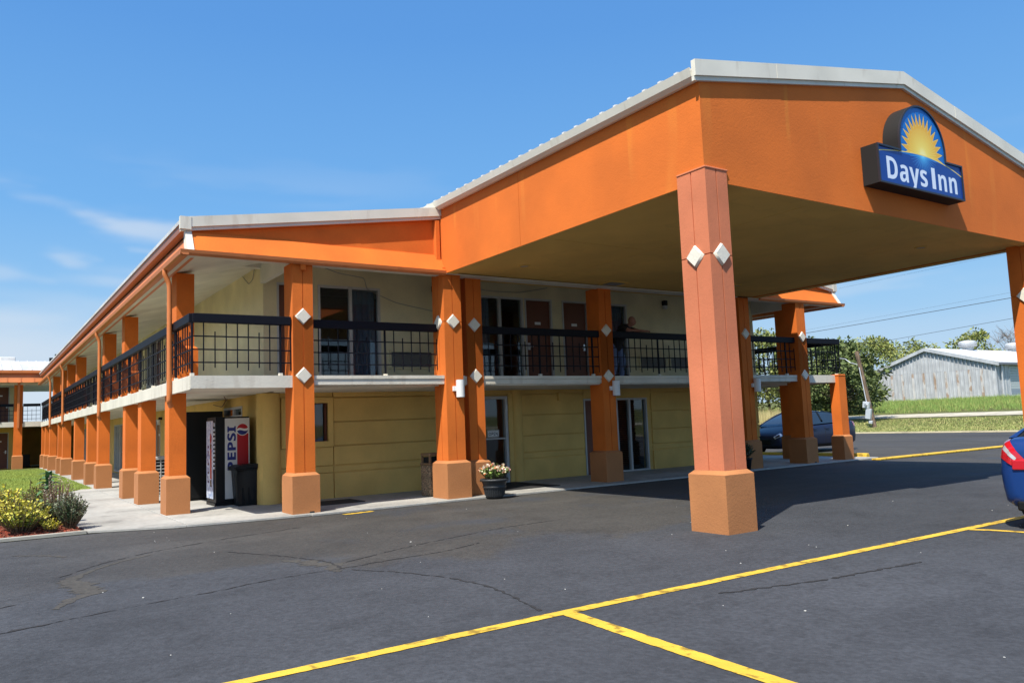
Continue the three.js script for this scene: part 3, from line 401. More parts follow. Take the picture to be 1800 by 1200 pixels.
  mesh('drip_strip', prism('z', [[2.75, 4.575], [2.765, 4.51], [2.80, 4.485], [2.89, 4.485], [2.89, 4.555], [2.81, 4.558]], ZB, -13.80), mat.orangeMetal, B); mesh('drip_strip', prism('z', [[21.25, 4.575], [21.235, 4.51], [21.20, 4.485], [21.11, 4.485], [21.11, 4.555], [21.19, 4.558]], ZB, -13.80), mat.orangeMetal, B);
  mesh('side_gutter', prism('z', [[2.83, 5.09], [2.845, 4.97], [2.96, 4.952], [2.98, 5.09]], ZB, -14.1), M(C(0.34, 0.14, 0.085), { rough: 0.5 }), B);
  for (const [a, b] of [[2.875, 2.985], [21.015, 21.125]]) mesh('corner_trim', prism('x', [[-13.835, 4.577], [-14.065, 4.965], [-14.13, 4.965], [-14.13, 4.577]], a, b), mat.white, B);
  const rake = (s, z0, z1, lo, hi, name = 'rake_trim') => { for (let k = 0; k < 3; k++) { const xa = s < 0 ? mix(2.80, rx, k / 3) : mix(21.20, rx, k / 3), xb = (s < 0 ? mix(2.80, rx, (k + 1) / 3) : mix(21.20, rx, (k + 1) / 3)) + s * (k < 2 ? 0.004 : 0), q = [[xa, rk(xa) + lo], [xb, rk(xb) + lo], [xb, rk(xb) + hi], [xa, rk(xa) + hi]]; mesh(name, prism('z', s < 0 ? q : q.reverse(), z0, z1 + (k % 2) * 0.004), mat.white, B); } };
  for (const s of [-1, 1]) { rake(s, -14.09, -14.0, -0.115, 0.065); rake(s, -14.095, -14.035, -0.175, -0.117); }
  for (const s of [-1, 1]) mesh('rake_return', box(s < 0 ? 2.79 : 21.03, s < 0 ? 2.97 : 21.21, rk(2.88) - 0.15, rk(2.88) + 0.068, -14.085, -13.992), mat.white, B);
  for (const s of [-1, 1]) mesh('roof_slope', prism('z', s < 0 ? [[2.81, rk(2.81) - 0.02], [rx, ridge - 0.02], [rx, ridge + 0.045], [2.81, rk(2.81) + 0.045]] : [[rx, ridge - 0.02], [21.19, rk(21.19) - 0.02], [21.19, rk(21.19) + 0.045], [rx, ridge + 0.045]], ZB, -14.098), mat.roof, B);
  // columns of the front
  column(B, 4.865, -14.14, 0, 4.515, {}); column(B, 8.60, -14.34, 0, 4.53, {}); column(B, 12.21, -14.34, 0, 4.53, {}); column(B, 19.17, -14.08, 0, 4.515, {});
  column(B, 20.86, -13.99, 0, FL - 0.03, { faces: '', diamonds: [], w: 0.33, d: 0.31, bw: 0.44, bd: 0.40 }); mesh('column_cap', rbox(20.685, 21.035, FL - 0.035, FL + 0.02, -14.155, -13.825, 0.02, 1), mat.orange, B);
  column(B, 20.88, -15.68, 0, 4.6, { faces: '', diamonds: [], w: 0.34, bw: 0.44, bd: 0.5 });
  for (const x of [4.865, 19.17]) mesh('outlet_box', rbox(x - 0.05, x + 0.05, 4.38, 4.50, -13.925, -13.85, 0.015, 1), mat.orange, B);
  for (const [x, z] of [[4.96, -13.848], [19.28, -13.788]]) mesh('drain_hole', rbox(x - 0.045, x + 0.05, 0.012, 0.075, z - 0.04, z + 0.002, 0.012, 1), mat.dark, B);
  // columns of the side gallery
  const low = [-15.9, -18.95, -21.15, -26.2, -28.9, -32.9, -37.7, -39.9, -44.7, -47.7, -50.2];
  for (const z of low) column(B, 3.14, z - 0.24, 0, 2.28, { faces: '', diamonds: [], w: 0.30, d: 0.42, bw: 0.42, bd: 0.54 });
  for (const z of [-15.85, -22.2, -26.05, -33.8, -37.3, -40.4, -44.5]) { const c = column(B, 3.26, z - 0.24, FL, 4.56, { faces: '', diamonds: [], w: 0.32, d: 0.44, bw: 0.44, bd: 0.54, baseMat: mat.orange, bh: 0.7 }); }
  // railings
  railing(B, 'x', 2.98, 4.66, -14.0); railing(B, 'x', 5.07, 7.76, -14.22); railing(B, 'x', 8.80, 12.02, -14.2); railing(B, 'x', 12.41, 16.58, -14.2); railing(B, 'x', 17.05, 18.97, -14.0); railing(B, 'x', 19.37, 21.06, -14.0);
  railing(B, 'z', -15.3, -14.0, 2.985); for (const [a, b] of [[-25.2, -15.42], [-36.6, -25.4]]) railing(B, 'z', a, b, 2.985); railing(B, 'z', -50.2, -36.8, 2.985, true); railing(B, 'z', -27, -14.0, 21.05); railing(B, 'z', -50.2, -27.1, 21.05, true);
  // downspouts with offsets at the eave and at the slab
  for (const z of [-15.36, -25.3, -36.7, -43.3]) mesh('downspout', tube([[2.80, 4.52, z], [2.80, 4.42, z], [2.87, 4.25, z], [2.88, 4.1, z], [2.88, 3.4, z], [2.88, 2.55, z], [2.88, 2.25, z], [2.88, 2.1, z], [2.93, 2.02, z - 0.1]], 0.045, 10, 60), mat.orangeMetal, B);
  mesh('downspout', rbox(7.70, 7.80, 4.60, 5.66, -14.13, -14.02, 0.01, 1), mat.orange, B);
  // loose cables under the ceilings
  mesh('cable', tube([[5.2, 4.72, -14.6], [5.9, 4.57, -14.8], [6.7, 4.62, -15.4], [7.2, 4.56, W + 0.03], [7.9, 4.3, W + 0.015], [8.9, 4.14, W + 0.012]], 0.008, 5, 60), mat.grille, B);
  mesh('cable', tube([[9.0, 4.6, W + 0.02], [9.6, 4.86, W + 0.03], [10.3, 4.72, W + 0.04], [11.3, 4.73, W + 0.04], [12.2, 4.9, W + 0.02]], 0.008, 5, 60), mat.grille, B);
  mesh('cable', tube([[4.86, 4.95, -16.9], [4.85, 4.75, -17.0], [4.85, 4.7, -17.3], [4.86, 4.95, -17.8]], 0.008, 5, 40), mat.grille, B);
  mesh('cable', tube([[4.3, 2.26, -17.2], [4.5, 2.2, -17.8], [4.7, 2.25, -18.6], [4.8, 2.12, -19.4], [4.84, 2.2, -20.4]], 0.009, 5, 40), mat.brown, B);
}
// ---------------------------------------------------------------- entrance canopy
const canopy = thing('entrance_canopy', 'orange stucco drive-through canopy with white metal gable roof on tall columns', 'canopy', [12.77, 0, -10.7]);
{
  const B = canopy, x0 = 7.83, x1 = 17.42, zf = -6.94, zb = -14.42, yb = 4.54, ye = 5.93, rx = 12.77, ry = 6.85, t = 0.22, sl = (ry - ye) / (rx - x0), yR = ry - sl * (x1 - rx);
  const gable = (z) => { const s = new THREE.Shape([[x0, yb], [x1, yb], [x1, yR], [rx, ry], [x0, ye]].map((p) => new THREE.Vector2(...p))); return new THREE.ExtrudeGeometry(s, { depth: t, bevelEnabled: false }).translate(0, 0, z); };
  mesh('front_gable', gable(zf - t), mat.orangeStreak, B);
  for (const [a, b] of [[-14.13, -11.205], [-11.195, zf - t - 0.001]]) mesh('left_beam', box(x0, x0 + t, yb, ye, a, b), mat.orangeStreak, B); mesh('left_beam', box(x0, x0 + t, yb, 4.9, zb, -14.13), mat.orange, B);
  mesh('right_beam', box(x1 - t, x1, yb, yR - 0.0, -14.13, zf - t - 0.001), mat.orangeStreak, B); mesh('right_beam', box(x1 - t, x1, yb, 4.9, zb, -14.13), mat.orange, B);
  mesh('back_beam', box(x0 + t, x1 - t, yb - 0.0, 4.8, zb, zb + t), mat.soffit, B);
  // soffit boards
  const nb = 4; for (let k = 0; k < nb; k++) { const a = mix(x0 + t, x1 - t, k / nb), b = mix(x0 + t, x1 - t, (k + 1) / nb); mesh('soffit_panel', box(a + 0.006, b - 0.006, yb + 0.02, yb + 0.05, zb + t, -10.6), mat.soffit, B); mesh('soffit_panel', box(a + 0.006, b - 0.006, yb + 0.02, yb + 0.05, -10.588, zf - t), mat.soffit, B); }
  mesh('soffit_edge', join([box(x0 + 0.01, x1 - 0.01, yb - 0.006, yb - 0.002, zf - 0.23, zf - 0.01), box(x0 + 0.01, x1 - 0.01, yb - 0.006, yb - 0.002, zb + 0.01, zb + 0.24), box(x0 + 0.01, x0 + 0.235, yb - 0.006, yb - 0.002, zb + 0.24, zf - 0.23), box(x1 - 0.235, x1 - 0.01, yb - 0.006, yb - 0.002, zb + 0.24, zf - 0.23)]), mat.soffit, B);
  { const v = part(B, 'ceiling_vent'); mesh('vent_frame', join([box(11.78, 12.3, yb - 0.004, yb + 0.0185, -13.8, -13.76), box(11.78, 12.3, yb - 0.004, yb + 0.0185, -13.4, -13.36), box(11.78, 11.82, yb - 0.004, yb + 0.0185, -13.76, -13.4), box(12.26, 12.3, yb - 0.004, yb + 0.0185, -13.76, -13.4)]), mat.soffit, v); for (let k = 0; k < 7; k++) mesh('vent_slat', box(-0.21, 0.21, -0.003, 0.003, -0.022, 0.022).rotateX(0.7).translate(12.04, yb + 0.0, -13.72 + k * 0.05), mat.grille, v); mesh('vent_dark', box(11.82, 12.26, yb + 0.014, yb + 0.018, -13.76, -13.4), mat.dark, v); }
  for (const [x, z] of [[8.95, -12.7], [15.2, -8.15], [15.2, -12.7]]) { const l = part(B, 'recessed_light'); mesh('trim_ring', new THREE.TorusGeometry(0.1, 0.016, 8, 24).rotateX(Math.PI / 2).translate(x, yb + 0.014, z), mat.soffit, l); mesh('lens', cyl(x, yb + 0.008, yb + 0.018, z, 0.09), mat.grille, l); }
  // roof: two metal slopes with ribs, gutters, rake trim
  const yl = (x) => ry + 0.09 - Math.abs(x - rx) * sl;
  for (const s of [-1, 1]) {
    const xe = s < 0 ? x0 - 0.12 : x1 + 0.12, P = [[rx, yl(rx)], [xe, yl(xe)], [xe, yl(xe) + 0.03], [rx, yl(rx) + 0.03]];
    mesh('roof_sheet', prism('z', s < 0 ? P : P.slice().reverse(), -15.4, zf + 0.02), mat.roof, B);
    const rib = uvm(clean(prism('z', (s < 0 ? (q) => q : (q) => q.slice().reverse())([[rx, yl(rx) + 0.03], [xe + s * 0.01, yl(xe) + 0.029], [xe + s * 0.01, yl(xe) + 0.075], [rx, yl(rx) + 0.075]]), -0.03, 0.03))); rib.translate(-12.77, 0, 0);
    for (let z = zf - 0.28; z > -15.3; z -= 0.31) put('roof_rib', rib, mat.roof, B, 0, 0, z + 10.7);
    mesh('gutter', prism('z', s < 0 ? [[x0 - 0.015, ye - 0.06], [x0 - 0.015, ye + 0.1], [x0 - 0.035, ye + 0.1], [x0 - 0.05, ye + 0.0], [x0 - 0.12, ye + 0.02], [x0 - 0.15, ye + 0.1], [x0 - 0.165, ye + 0.1], [x0 - 0.135, ye - 0.015], [x0 - 0.07, ye - 0.06]] : [[x1 + 0.015, yR - 0.06], [x1 + 0.07, yR - 0.06], [x1 + 0.135, yR - 0.015], [x1 + 0.165, yR + 0.1], [x1 + 0.15, yR + 0.1], [x1 + 0.12, yR + 0.02], [x1 + 0.05, yR], [x1 + 0.035, yR + 0.1], [x1 + 0.015, yR + 0.1]], -14.6, zf + 0.0), mat.white, B);
    // rake trim in three lengths, in two steps
    const xa = s < 0 ? x0 - 0.13 : x1 + 0.13; for (let k = 0; k < 3; k++) { const a = mix(xa, rx, k / 3) + (k ? -s * 0.002 : 0), b = mix(xa, rx, (k + 1) / 3); const q = (l, h) => { const r = [[a, yl(a) + l], [b, yl(b) + l], [b, yl(b) + h], [a, yl(a) + h]]; return s < 0 ? r : r.reverse(); }; mesh('rake_trim', prism('z', q(-0.09, 0.13), zf + 0.004, zf + 0.075 + (k % 2) * 0.003), mat.white, B); mesh('rake_trim', prism('z', q(-0.15, -0.092), zf + 0.002, zf + 0.045), mat.white, B); }
  }
  mesh('ridge_cap', prism('z', [[rx - 0.2, yl(rx - 0.2) + 0.076], [rx, yl(rx) + 0.076], [rx + 0.2, yl(rx + 0.2) + 0.076], [rx, yl(rx) + 0.1]], -15.4, zf + 0.0), mat.roof, B);
  // columns
  const cc = { faces: 'fl', diamonds: [3.56], w: 0.42, d: 0.5, bw: 0.54, bd: 0.62, bh: 0.78 };
  column(B, 8.02, -7.165, 0, 4.7, { ...cc, shaft: mat.salmon }); column(B, 17.2, -7.165, 0, 4.62, cc); column(B, 7.965, -14.13, 0, 4.66, { ...cc, w: 0.40, d: 0.48 }); column(B, 16.8, -14.1, 0, 4.54, { ...cc, w: 0.40, d: 0.48 });
  mesh('column_cap', rbox(7.80, 8.25, 4.695, 4.725, -7.42, -6.905, 0.012, 1), mat.salmon, B);
}

// ---------------------------------------------------------------- the sign on the canopy
{
  const X0 = 11.43, X1 = 13.97, Y0 = 4.935, Y1 = 5.555, A0 = 12.07, A1 = 13.46, YT = 6.39, zb = -6.935, zf = -6.66;
  const S = thing('hotel_sign', 'blue illuminated-box sign with yellow half sun and white lettering on canopy front', 'sign', [(X0 + X1) / 2, Y0, zb]);
  const r = (A1 - A0) / 2, cx = (A0 + A1) / 2, outline = (e) => { const s = new THREE.Shape(); s.moveTo(X0 + e, Y0 + e); s.lineTo(X1 - e, Y0 + e); s.lineTo(X1 - e, Y1 - e); s.lineTo(A1 - e, Y1 - e); s.lineTo(A1 - e, YT - r); s.absarc(cx, YT - r, r - e, 0, Math.PI, false); s.lineTo(A0 + e, Y1 - e); s.lineTo(X0 + e, Y1 - e); s.closePath(); return s; };
  mesh('sign_cabinet', new THREE.ExtrudeGeometry(outline(0), { depth: zf - zb - 0.02, bevelEnabled: false, curveSegments: 40 }).translate(0, 0, zb), new THREE.MeshPhysicalMaterial({ color: C(0.022, 0.023, 0.023), roughness: 0.6, specularIntensity: 0.3 }), S);
  const rim = outline(0); rim.holes.push(new THREE.Path(outline(0.028).getPoints(40)));
  mesh('retainer_rim', new THREE.ExtrudeGeometry(rim, { depth: 0.03, bevelEnabled: false, curveSegments: 40 }).translate(0, 0, zf - 0.02), M(C(0.02, 0.022, 0.03), { rough: 0.4 }), S);
  const PX = 560, cw = Math.round((X1 - X0) * PX), ch = Math.round((YT - Y0) * PX), cv = document.createElement('canvas'); cv.width = cw; cv.height = ch; const c = cv.getContext('2d');
  const px = (x) => (x - X0) * PX, py = (y) => (YT - y) * PX;
  c.fillStyle = '#0b3a8c'; c.fillRect(0, 0, cw, ch); c.fillStyle = '#0a6cc0'; c.fillRect(px(A0), 0, px(A1) - px(A0), py(Y1 - 0.05));
  const hx = px(12.766), hy = py(5.550), curve = () => { c.beginPath(); c.moveTo(px(X0), py(5.442)); c.bezierCurveTo(px(11.987), py(5.529), px(12.493), py(5.570), px(12.847), py(5.555)); c.bezierCurveTo(px(13.252), py(5.540), px(13.656), py(5.468), px(X1), py(5.355)); };
  // sun above the sweep
  c.save(); curve(); c.lineTo(px(X1), 0); c.lineTo(px(X0), 0); c.closePath(); c.clip();
  const spikes = 17; const sunShape = (s, fill) => { c.fillStyle = fill; c.beginPath(); for (let k = 0; k <= spikes * 2; k++) { const a = -0.16 + (Math.PI + 0.32) * k / (spikes * 2), rr = (k % 2 ? 0.62 : 0.44) * PX * s; const X = hx - Math.cos(a) * rr * 1.0, Y = hy - Math.sin(a) * rr * 1.14; k ? c.lineTo(X, Y) : c.moveTo(X, Y); } c.lineTo(hx, hy + 60); c.closePath(); c.fill(); };
  sunShape(1.07, '#0a3f8f'); sunShape(1.02, '#efd774'); const gy = c.createRadialGradient(hx, hy, 10, hx, hy, 0.52 * PX); gy.addColorStop(0, '#fff7c8'); gy.addColorStop(0.25, '#f8d84a'); gy.addColorStop(1, '#eeae12'); sunShape(0.96, gy);
  c.strokeStyle = 'rgba(255,240,150,0.75)'; c.lineWidth = 3; for (let k = 0; k <= spikes * 2; k++) { const a = -0.16 + (Math.PI + 0.32) * k / (spikes * 2); c.beginPath(); c.moveTo(hx, hy); c.lineTo(hx - Math.cos(a) * 0.42 * PX, hy - Math.sin(a) * 0.47 * PX); c.stroke(); }
  c.restore();
  // pale rays under the sweep
  c.save(); curve(); c.lineTo(px(X1), ch); c.lineTo(px(X0), ch); c.closePath(); c.clip(); const gb = c.createRadialGradient(hx, hy, 5, hx, hy, 0.36 * PX); gb.addColorStop(0, 'rgba(90,200,245,0.95)'); gb.addColorStop(1, 'rgba(20,90,180,0)'); c.fillStyle = gb; c.fillRect(0, 0, cw, ch);
  c.strokeStyle = 'rgba(130,210,250,0.55)'; c.lineWidth = 3; for (let k = 1; k < 16; k++) { const a = Math.PI * k / 16; c.beginPath(); c.moveTo(hx, hy); c.lineTo(hx - Math.cos(a) * 0.4 * PX, hy + Math.sin(a) * 0.28 * PX); c.stroke(); } c.restore();
  curve(); c.strokeStyle = '#f3d66a'; c.lineWidth = 9; c.stroke();
  c.fillStyle = '#dfe9f6'; c.font = 'bold 280px sans-serif'; c.textAlign = 'center'; c.textBaseline = 'alphabetic'; c.save(); c.translate(px((X0 + X1) / 2 + 0.02), py(5.032)); c.scale(1.0, 1); const parts = [['Days', 0], ['I', 0], ['nn', 0]], wD = c.measureText('Days').width, wI = 58, wN = c.measureText('nn').width, sp = 62, gap = 26, all = wD + sp + wI + gap + wN; c.scale(cw * 0.86 / all, 1); c.textAlign = 'left'; c.fillText('Days', -all / 2, 0); c.fillRect(-all / 2 + wD + sp, -200, wI, 200); c.fillText('nn', -all / 2 + wD + sp + wI + gap, 0); c.restore();
  const t = new THREE.CanvasTexture(cv); t.colorSpace = THREE.SRGBColorSpace; const fg = new THREE.ShapeGeometry(outline(0.02), 40), p = fg.attributes.position, uv = fg.attributes.uv; for (let i = 0; i < p.count; i++) uv.setXY(i, (p.getX(i) - X0) / (X1 - X0), (p.getY(i) - Y0) / (YT - Y0)); fg.translate(0, 0, zf - 0.012);
  mesh('sign_face', fg, M(C(1, 1, 1), { map: t, rough: 0.35 }), S, false);
}
// ---------------------------------------------------------------- wall lights on columns
const wallLight = (x, y, z, label) => { const L = thing('wall_light', label, 'light', [x, y, z], 'white cylinder lights on the columns'); mesh('light_body', cyl(x, y - 0.17, y + 0.17, z, 0.085, 0.085, 28), mat.plasticWhite, L); mesh('mounting_bracket', rbox(x - 0.13, x - 0.03, y - 0.05, y + 0.05, z - 0.1, z - 0.04, 0.01, 1), mat.plasticWhite, L); mesh('end_ring', join([cyl(x, y - 0.178, y - 0.169, z, 0.075, 0.075, 28), cyl(x, y + 0.169, y + 0.178, z, 0.075, 0.075, 28)]), mat.grille, L); };
wallLight(8.03, 2.2, -13.79, 'white cylinder wall light on the canopy column behind the flower pot'); wallLight(12.34, 2.18, -14.01, 'white cylinder wall light on the column between the office and the lobby windows'); wallLight(17.02, 2.2, -13.76, 'white cylinder wall light on the column behind the salmon canopy column');
// ---------------------------------------------------------------- vending machines
{
  const x0 = 4.03, x1 = 4.72, z0 = -17.6, z1 = -16.86, H = 1.83;
  const V = thing('vending_machine', 'black drink vending machine with white, red and blue side panel beside the black bin', 'vending machine', [(x0 + x1) / 2, 0.04, (z0 + z1) / 2]);
  mesh('cabinet', rbox(x0 + 0.02, x1, 0.1, H, z0, z1, 0.012, 1), mat.black, V); mesh('plinth', box(x0, x1 - 0.02, 0.04, 0.1, z0 + 0.02, z1 - 0.005), mat.black, V);
  const side = (() => { const cv = document.createElement('canvas'); cv.width = 512; cv.height = 1700; const c = cv.getContext('2d'); c.fillStyle = '#d9dad6'; c.fillRect(0, 0, 512, 1700); c.fillStyle = '#b5121f'; c.fillRect(250, 330, 240, 1330);
    c.save(); c.beginPath(); c.arc(366, 240, 132, 0, 7); c.fillStyle = '#e4e4e0'; c.fill(); c.beginPath(); c.arc(366, 240, 118, 0, 7); c.clip(); c.fillStyle = '#e8e8e4'; c.fillRect(220, 90, 300, 300); c.fillStyle = '#b8141f'; c.beginPath(); c.moveTo(240, 245); c.bezierCurveTo(310, 150, 390, 280, 495, 200); c.lineTo(495, 90); c.lineTo(240, 90); c.fill(); c.fillStyle = '#1c2a7c'; c.beginPath(); c.moveTo(240, 285); c.bezierCurveTo(330, 200, 400, 330, 495, 250); c.lineTo(495, 400); c.lineTo(240, 400); c.fill(); c.restore();
    c.fillStyle = '#1c2a7c'; c.save(); c.translate(220, 1130); c.rotate(-Math.PI / 2); c.font = 'bold 235px sans-serif'; c.textBaseline = 'alphabetic'; c.scale(970 / c.measureText('PEPSI').width, 1); c.fillText('PEPSI', 0, 0); c.lineWidth = 8; c.strokeStyle = '#1c2a7c'; c.strokeText('PEPSI', 0, 0); c.restore(); return cv; })();
  const t = new THREE.CanvasTexture(side); t.colorSpace = THREE.SRGBColorSpace; const pg = new THREE.PlaneGeometry(0.49, 1.62).translate(4.475, 0.985, z1 + 0.008); mesh('side_panel', pg, M(C(1, 1, 1), { map: t, rough: 0.4 }), V, false); mesh('side_panel_back', box(4.228, 4.722, 0.172, 1.798, z1 - 0.005, z1 + 0.006), mat.plasticWhite, V);
  const front = (() => { const cv = document.createElement('canvas'); cv.width = 400; cv.height = 1000; const c = cv.getContext('2d'); const R = rng(66); c.fillStyle = '#b9c3d6'; c.fillRect(0, 0, 400, 1000); for (let i = 0; i < 300; i++) { c.fillStyle = ['#dfe6f0', '#8ea4c8', '#5f78a8', '#c9d4e6', '#f2f4f7'][(R() * 5) | 0]; c.globalAlpha = 0.5; c.beginPath(); c.ellipse(R() * 400, R() * 1000, 8 + 40 * R(), 6 + 22 * R(), R() * 3, 0, 7); c.fill(); } c.globalAlpha = 1;
    c.fillStyle = '#1f2b6e'; c.save(); c.translate(150, 820); c.rotate(-Math.PI / 2); c.font = 'bold 130px sans-serif'; c.scale(1.5, 1); c.fillText('PEPSI', 0, 0); c.restore(); c.fillStyle = '#b3202a'; c.fillRect(215, 330, 95, 420); c.fillStyle = '#a3232a'; c.beginPath(); c.ellipse(262, 230, 52, 70, 0, 0, 7); c.fill(); c.fillStyle = '#20262f'; c.fillRect(210, 300, 100, 60); c.fillRect(215, 760, 90, 90); return cv; })();
  const tf = new THREE.CanvasTexture(front); tf.colorSpace = THREE.SRGBColorSpace; const fgp = new THREE.PlaneGeometry(0.56, 1.58).rotateY(-Math.PI / 2).translate(x0 + 0.004, 0.97, z0 + 0.30); mesh('picture_panel', fgp, M(C(1, 1, 1), { map: tf, rough: 0.25 }), V, false); mesh('picture_backing', box(x0 + 0.006, x0 + 0.022, 0.17, 1.77, z0 + 0.01, z0 + 0.59), mat.black, V);
  for (let k = 0; k < 10; k++) mesh('selection_button', rbox(x0 - 0.008, x0 + 0.02, 0.78 + k * 0.085, 0.83 + k * 0.085, z1 - 0.1, z1 - 0.045, 0.006, 1), mat.plasticWhite, V);
  mesh('coin_slot', rbox(x0 - 0.004, x0 + 0.02, 1.64, 1.72, z1 - 0.1, z1 - 0.05, 0.006, 1), mat.steel, V);
}
{
  const x0 = 3.86, x1 = 4.66, z0 = -19.7, z1 = -18.75, H = 2.0;
  const V = thing('vending_machine', 'all black vending machine standing in the shade behind the corner column', 'vending machine', [(x0 + x1) / 2, 0.04, (z0 + z1) / 2]);
  mesh('cabinet', rbox(x0 + 0.02, x1, 0.1, H, z0, z1, 0.012, 1), mat.black, V); mesh('plinth', box(x0 + 0.01, x1, 0.04, 0.1, z0 + 0.02, z1 - 0.02), mat.black, V); mesh('door_panel', rbox(x0, x0 + 0.03, 0.14, H - 0.04, z0 + 0.02, z1 - 0.02, 0.01, 1), M(C(0.03, 0.03, 0.035), { rough: 0.3 }), V);
  for (let k = 0; k < 9; k++) mesh('selection_button', rbox(x0 - 0.012, x0 + 0.01, 0.74 + k * 0.07, 0.775 + k * 0.07, z1 - 0.12, z1 - 0.06, 0.005, 1), mat.plasticWhite, V);
}
{ // black bin in front of the vending machine
  const x = 4.575, z = -16.6, T = thing('trash_bin', 'black plastic bin with slanted lid standing beside the vending machine', 'bin', [x, 0.04, z]);
  const body = new THREE.CylinderGeometry(0.335, 0.275, 0.72, 4, 6).rotateY(Math.PI / 4); { const p = body.attributes.position; for (let i = 0; i < p.count; i++) { const y = p.getY(i); p.setZ(i, p.getZ(i) * 0.95); if (y > 0.35) p.setY(i, y); } body.computeVertexNormals(); } body.translate(x, 0.4, z);
  mesh('bin_body', join([body, ...[-1, 0, 1].map((k) => box(x + k * 0.12 - 0.02, x + k * 0.12 + 0.02, 0.06, 0.55, z + 0.185, z + 0.205))]), mat.black, T); mesh('bin_rim', rbox(x - 0.28, x + 0.27, 0.745, 0.785, z - 0.26, z + 0.26, 0.015), mat.black, T);
  mesh('lid', prism('z', [[x - 0.3, 0.785], [x + 0.29, 0.785], [x + 0.33, 0.83], [x + 0.2, 0.865], [x - 0.2, 0.85], [x - 0.3, 0.81]], z - 0.275, z + 0.275), mat.black, T); mesh('handle', bar([x + 0.31, 0.8, z - 0.2], [x + 0.31, 0.8, z + 0.2], 0.016, 8), mat.black, T);
}
{ const x = 7.93, z = -14.83, T = thing('waste_receptacle', 'square exposed pebble waste bin with brown lid behind the canopy column', 'bin', [x, 0.04, z]); mesh('bin_body', rbox(x - 0.2, x + 0.2, 0.04, 0.68, z - 0.2, z + 0.2, 0.02), M(C(0.95, 0.88, 0.72), { map: TX.pebble, bump: TX.pebble, bumpScale: 0.02, rough: 1 }), T); mesh('lid', join([rbox(x - 0.215, x + 0.215, 0.68, 0.72, z - 0.215, z + 0.215, 0.015), rbox(x - 0.2, x + 0.2, 0.86, 0.92, z - 0.2, z + 0.2, 0.02), ...[[-1, -1], [1, -1], [-1, 1], [1, 1]].map(([a, b]) => box(x + a * 0.17 - 0.02, x + a * 0.17 + 0.02, 0.72, 0.86, z + b * 0.17 - 0.02, z + b * 0.17 + 0.02))]), M(C(0.26, 0.15, 0.075), { rough: 0.6 }), T); mesh('bin_liner', box(x - 0.15, x + 0.15, 0.72, 0.84, z - 0.15, z + 0.15), mat.dark, T); }
{ const x = 3.85, z = -21.2, T = thing('air_conditioner_unit', 'grey outdoor condenser with wire grille standing between side gallery columns', 'air conditioner', [x, 0.04, z]); mesh('housing', join([rbox(x - 0.36, x + 0.36, 0.92, 1.0, z - 0.36, z + 0.36, 0.02), box(x - 0.33, x + 0.33, 0.08, 0.92, z - 0.33, z - 0.3), box(x - 0.33, x + 0.33, 0.04, 0.1, z - 0.33, z + 0.33), ...[[-1, 1], [1, 1], [-1, -1], [1, -1]].map(([a, b]) => box(x + a * 0.33 - 0.02, x + a * 0.33 + 0.02, 0.08, 0.92, z + b * 0.33 - 0.02, z + b * 0.33 + 0.02))]), M(C(0.5, 0.5, 0.48), { rough: 0.5 }), T); mesh('coil', box(x - 0.29, x + 0.29, 0.1, 0.92, z - 0.29, z + 0.29), mat.dark, T); for (let k = 0; k < 10; k++) mesh('grille_bar', join([box(x - 0.33, x + 0.33, 0.13 + k * 0.08, 0.155 + k * 0.08, z + 0.315, z + 0.33), box(x - 0.33, x - 0.315, 0.13 + k * 0.08, 0.155 + k * 0.08, z - 0.31, z + 0.315)]), M(C(0.5, 0.5, 0.48), { rough: 0.5 }), T); for (let k = 0; k < 5; k++) mesh('grille_post', box(x - 0.25 + k * 0.12, x - 0.23 + k * 0.12, 0.1, 0.92, z + 0.331, z + 0.338), M(C(0.5, 0.5, 0.48)), T); }
{ const mat1 = mesh('door_mat', rbox(5.55, 6.45, 0.042, 0.056, -15.75, -14.95, 0.006, 1).translate(0, 0, 0), mat.rubber); tag(mat1, 'black rubber mat on the walk below the office window', 'mat'); const mat2 = mesh('door_mat', rbox(9.4, 10.85, 0.042, 0.056, -16.2, -14.35, 0.006, 1), mat.rubber); tag(mat2, 'black rubber mat in front of the glazed lobby door', 'mat'); }
// ---------------------------------------------------------------- plants: leaves as small bent faces
function leafGeo(pts, len, wid, R, opts = {}) { // pts: [x, y, z, dir] -> one merged geometry with vertex colours
  const n = pts.length, pos = new Float32Array(n * 18), nor = new Float32Array(n * 18), col = new Float32Array(n * 18), d = new THREE.Vector3(), s = new THREE.Vector3(), up = new THREE.Vector3(), a = new THREE.Vector3();
  for (let i = 0; i < n; i++) {
    const p = pts[i]; d.set(p[3], p[4], p[5]).normalize(); a.set(R() - 0.5, R() - 0.5, R() - 0.5).normalize(); s.crossVectors(d, a).normalize(); up.crossVectors(s, d);
    const L = len * (0.6 + 0.8 * R()), w = wid * (0.6 + 0.8 * R()), b = L * 0.12, o = i * 18;
    const T = [p[0], p[1], p[2]], q = (l, ww, h) => [T[0] + d.x * l + s.x * ww + up.x * h, T[1] + d.y * l + s.y * ww + up.y * h, T[2] + d.z * l + s.z * ww + up.z * h];
    const A = q(0, 0, 0), Bq = q(L * 0.5, w / 2, b), Cq = q(L, 0, 0), D = q(L * 0.5, -w / 2, b);
    [A, Bq, Cq, A, Cq, D].forEach((v, k) => { pos.set(v, o + k * 3); nor.set([up.x, up.y, up.z], o + k * 3); });
    const c = p[6]; for (let k = 0; k < 6; k++) col.set(c, o + k * 3);
  }
  const g = new THREE.BufferGeometry(); g.setAttribute('position', new THREE.BufferAttribute(pos, 3)); g.setAttribute('normal', new THREE.BufferAttribute(nor, 3)); g.setAttribute('color', new THREE.BufferAttribute(col, 3)); return g;
}
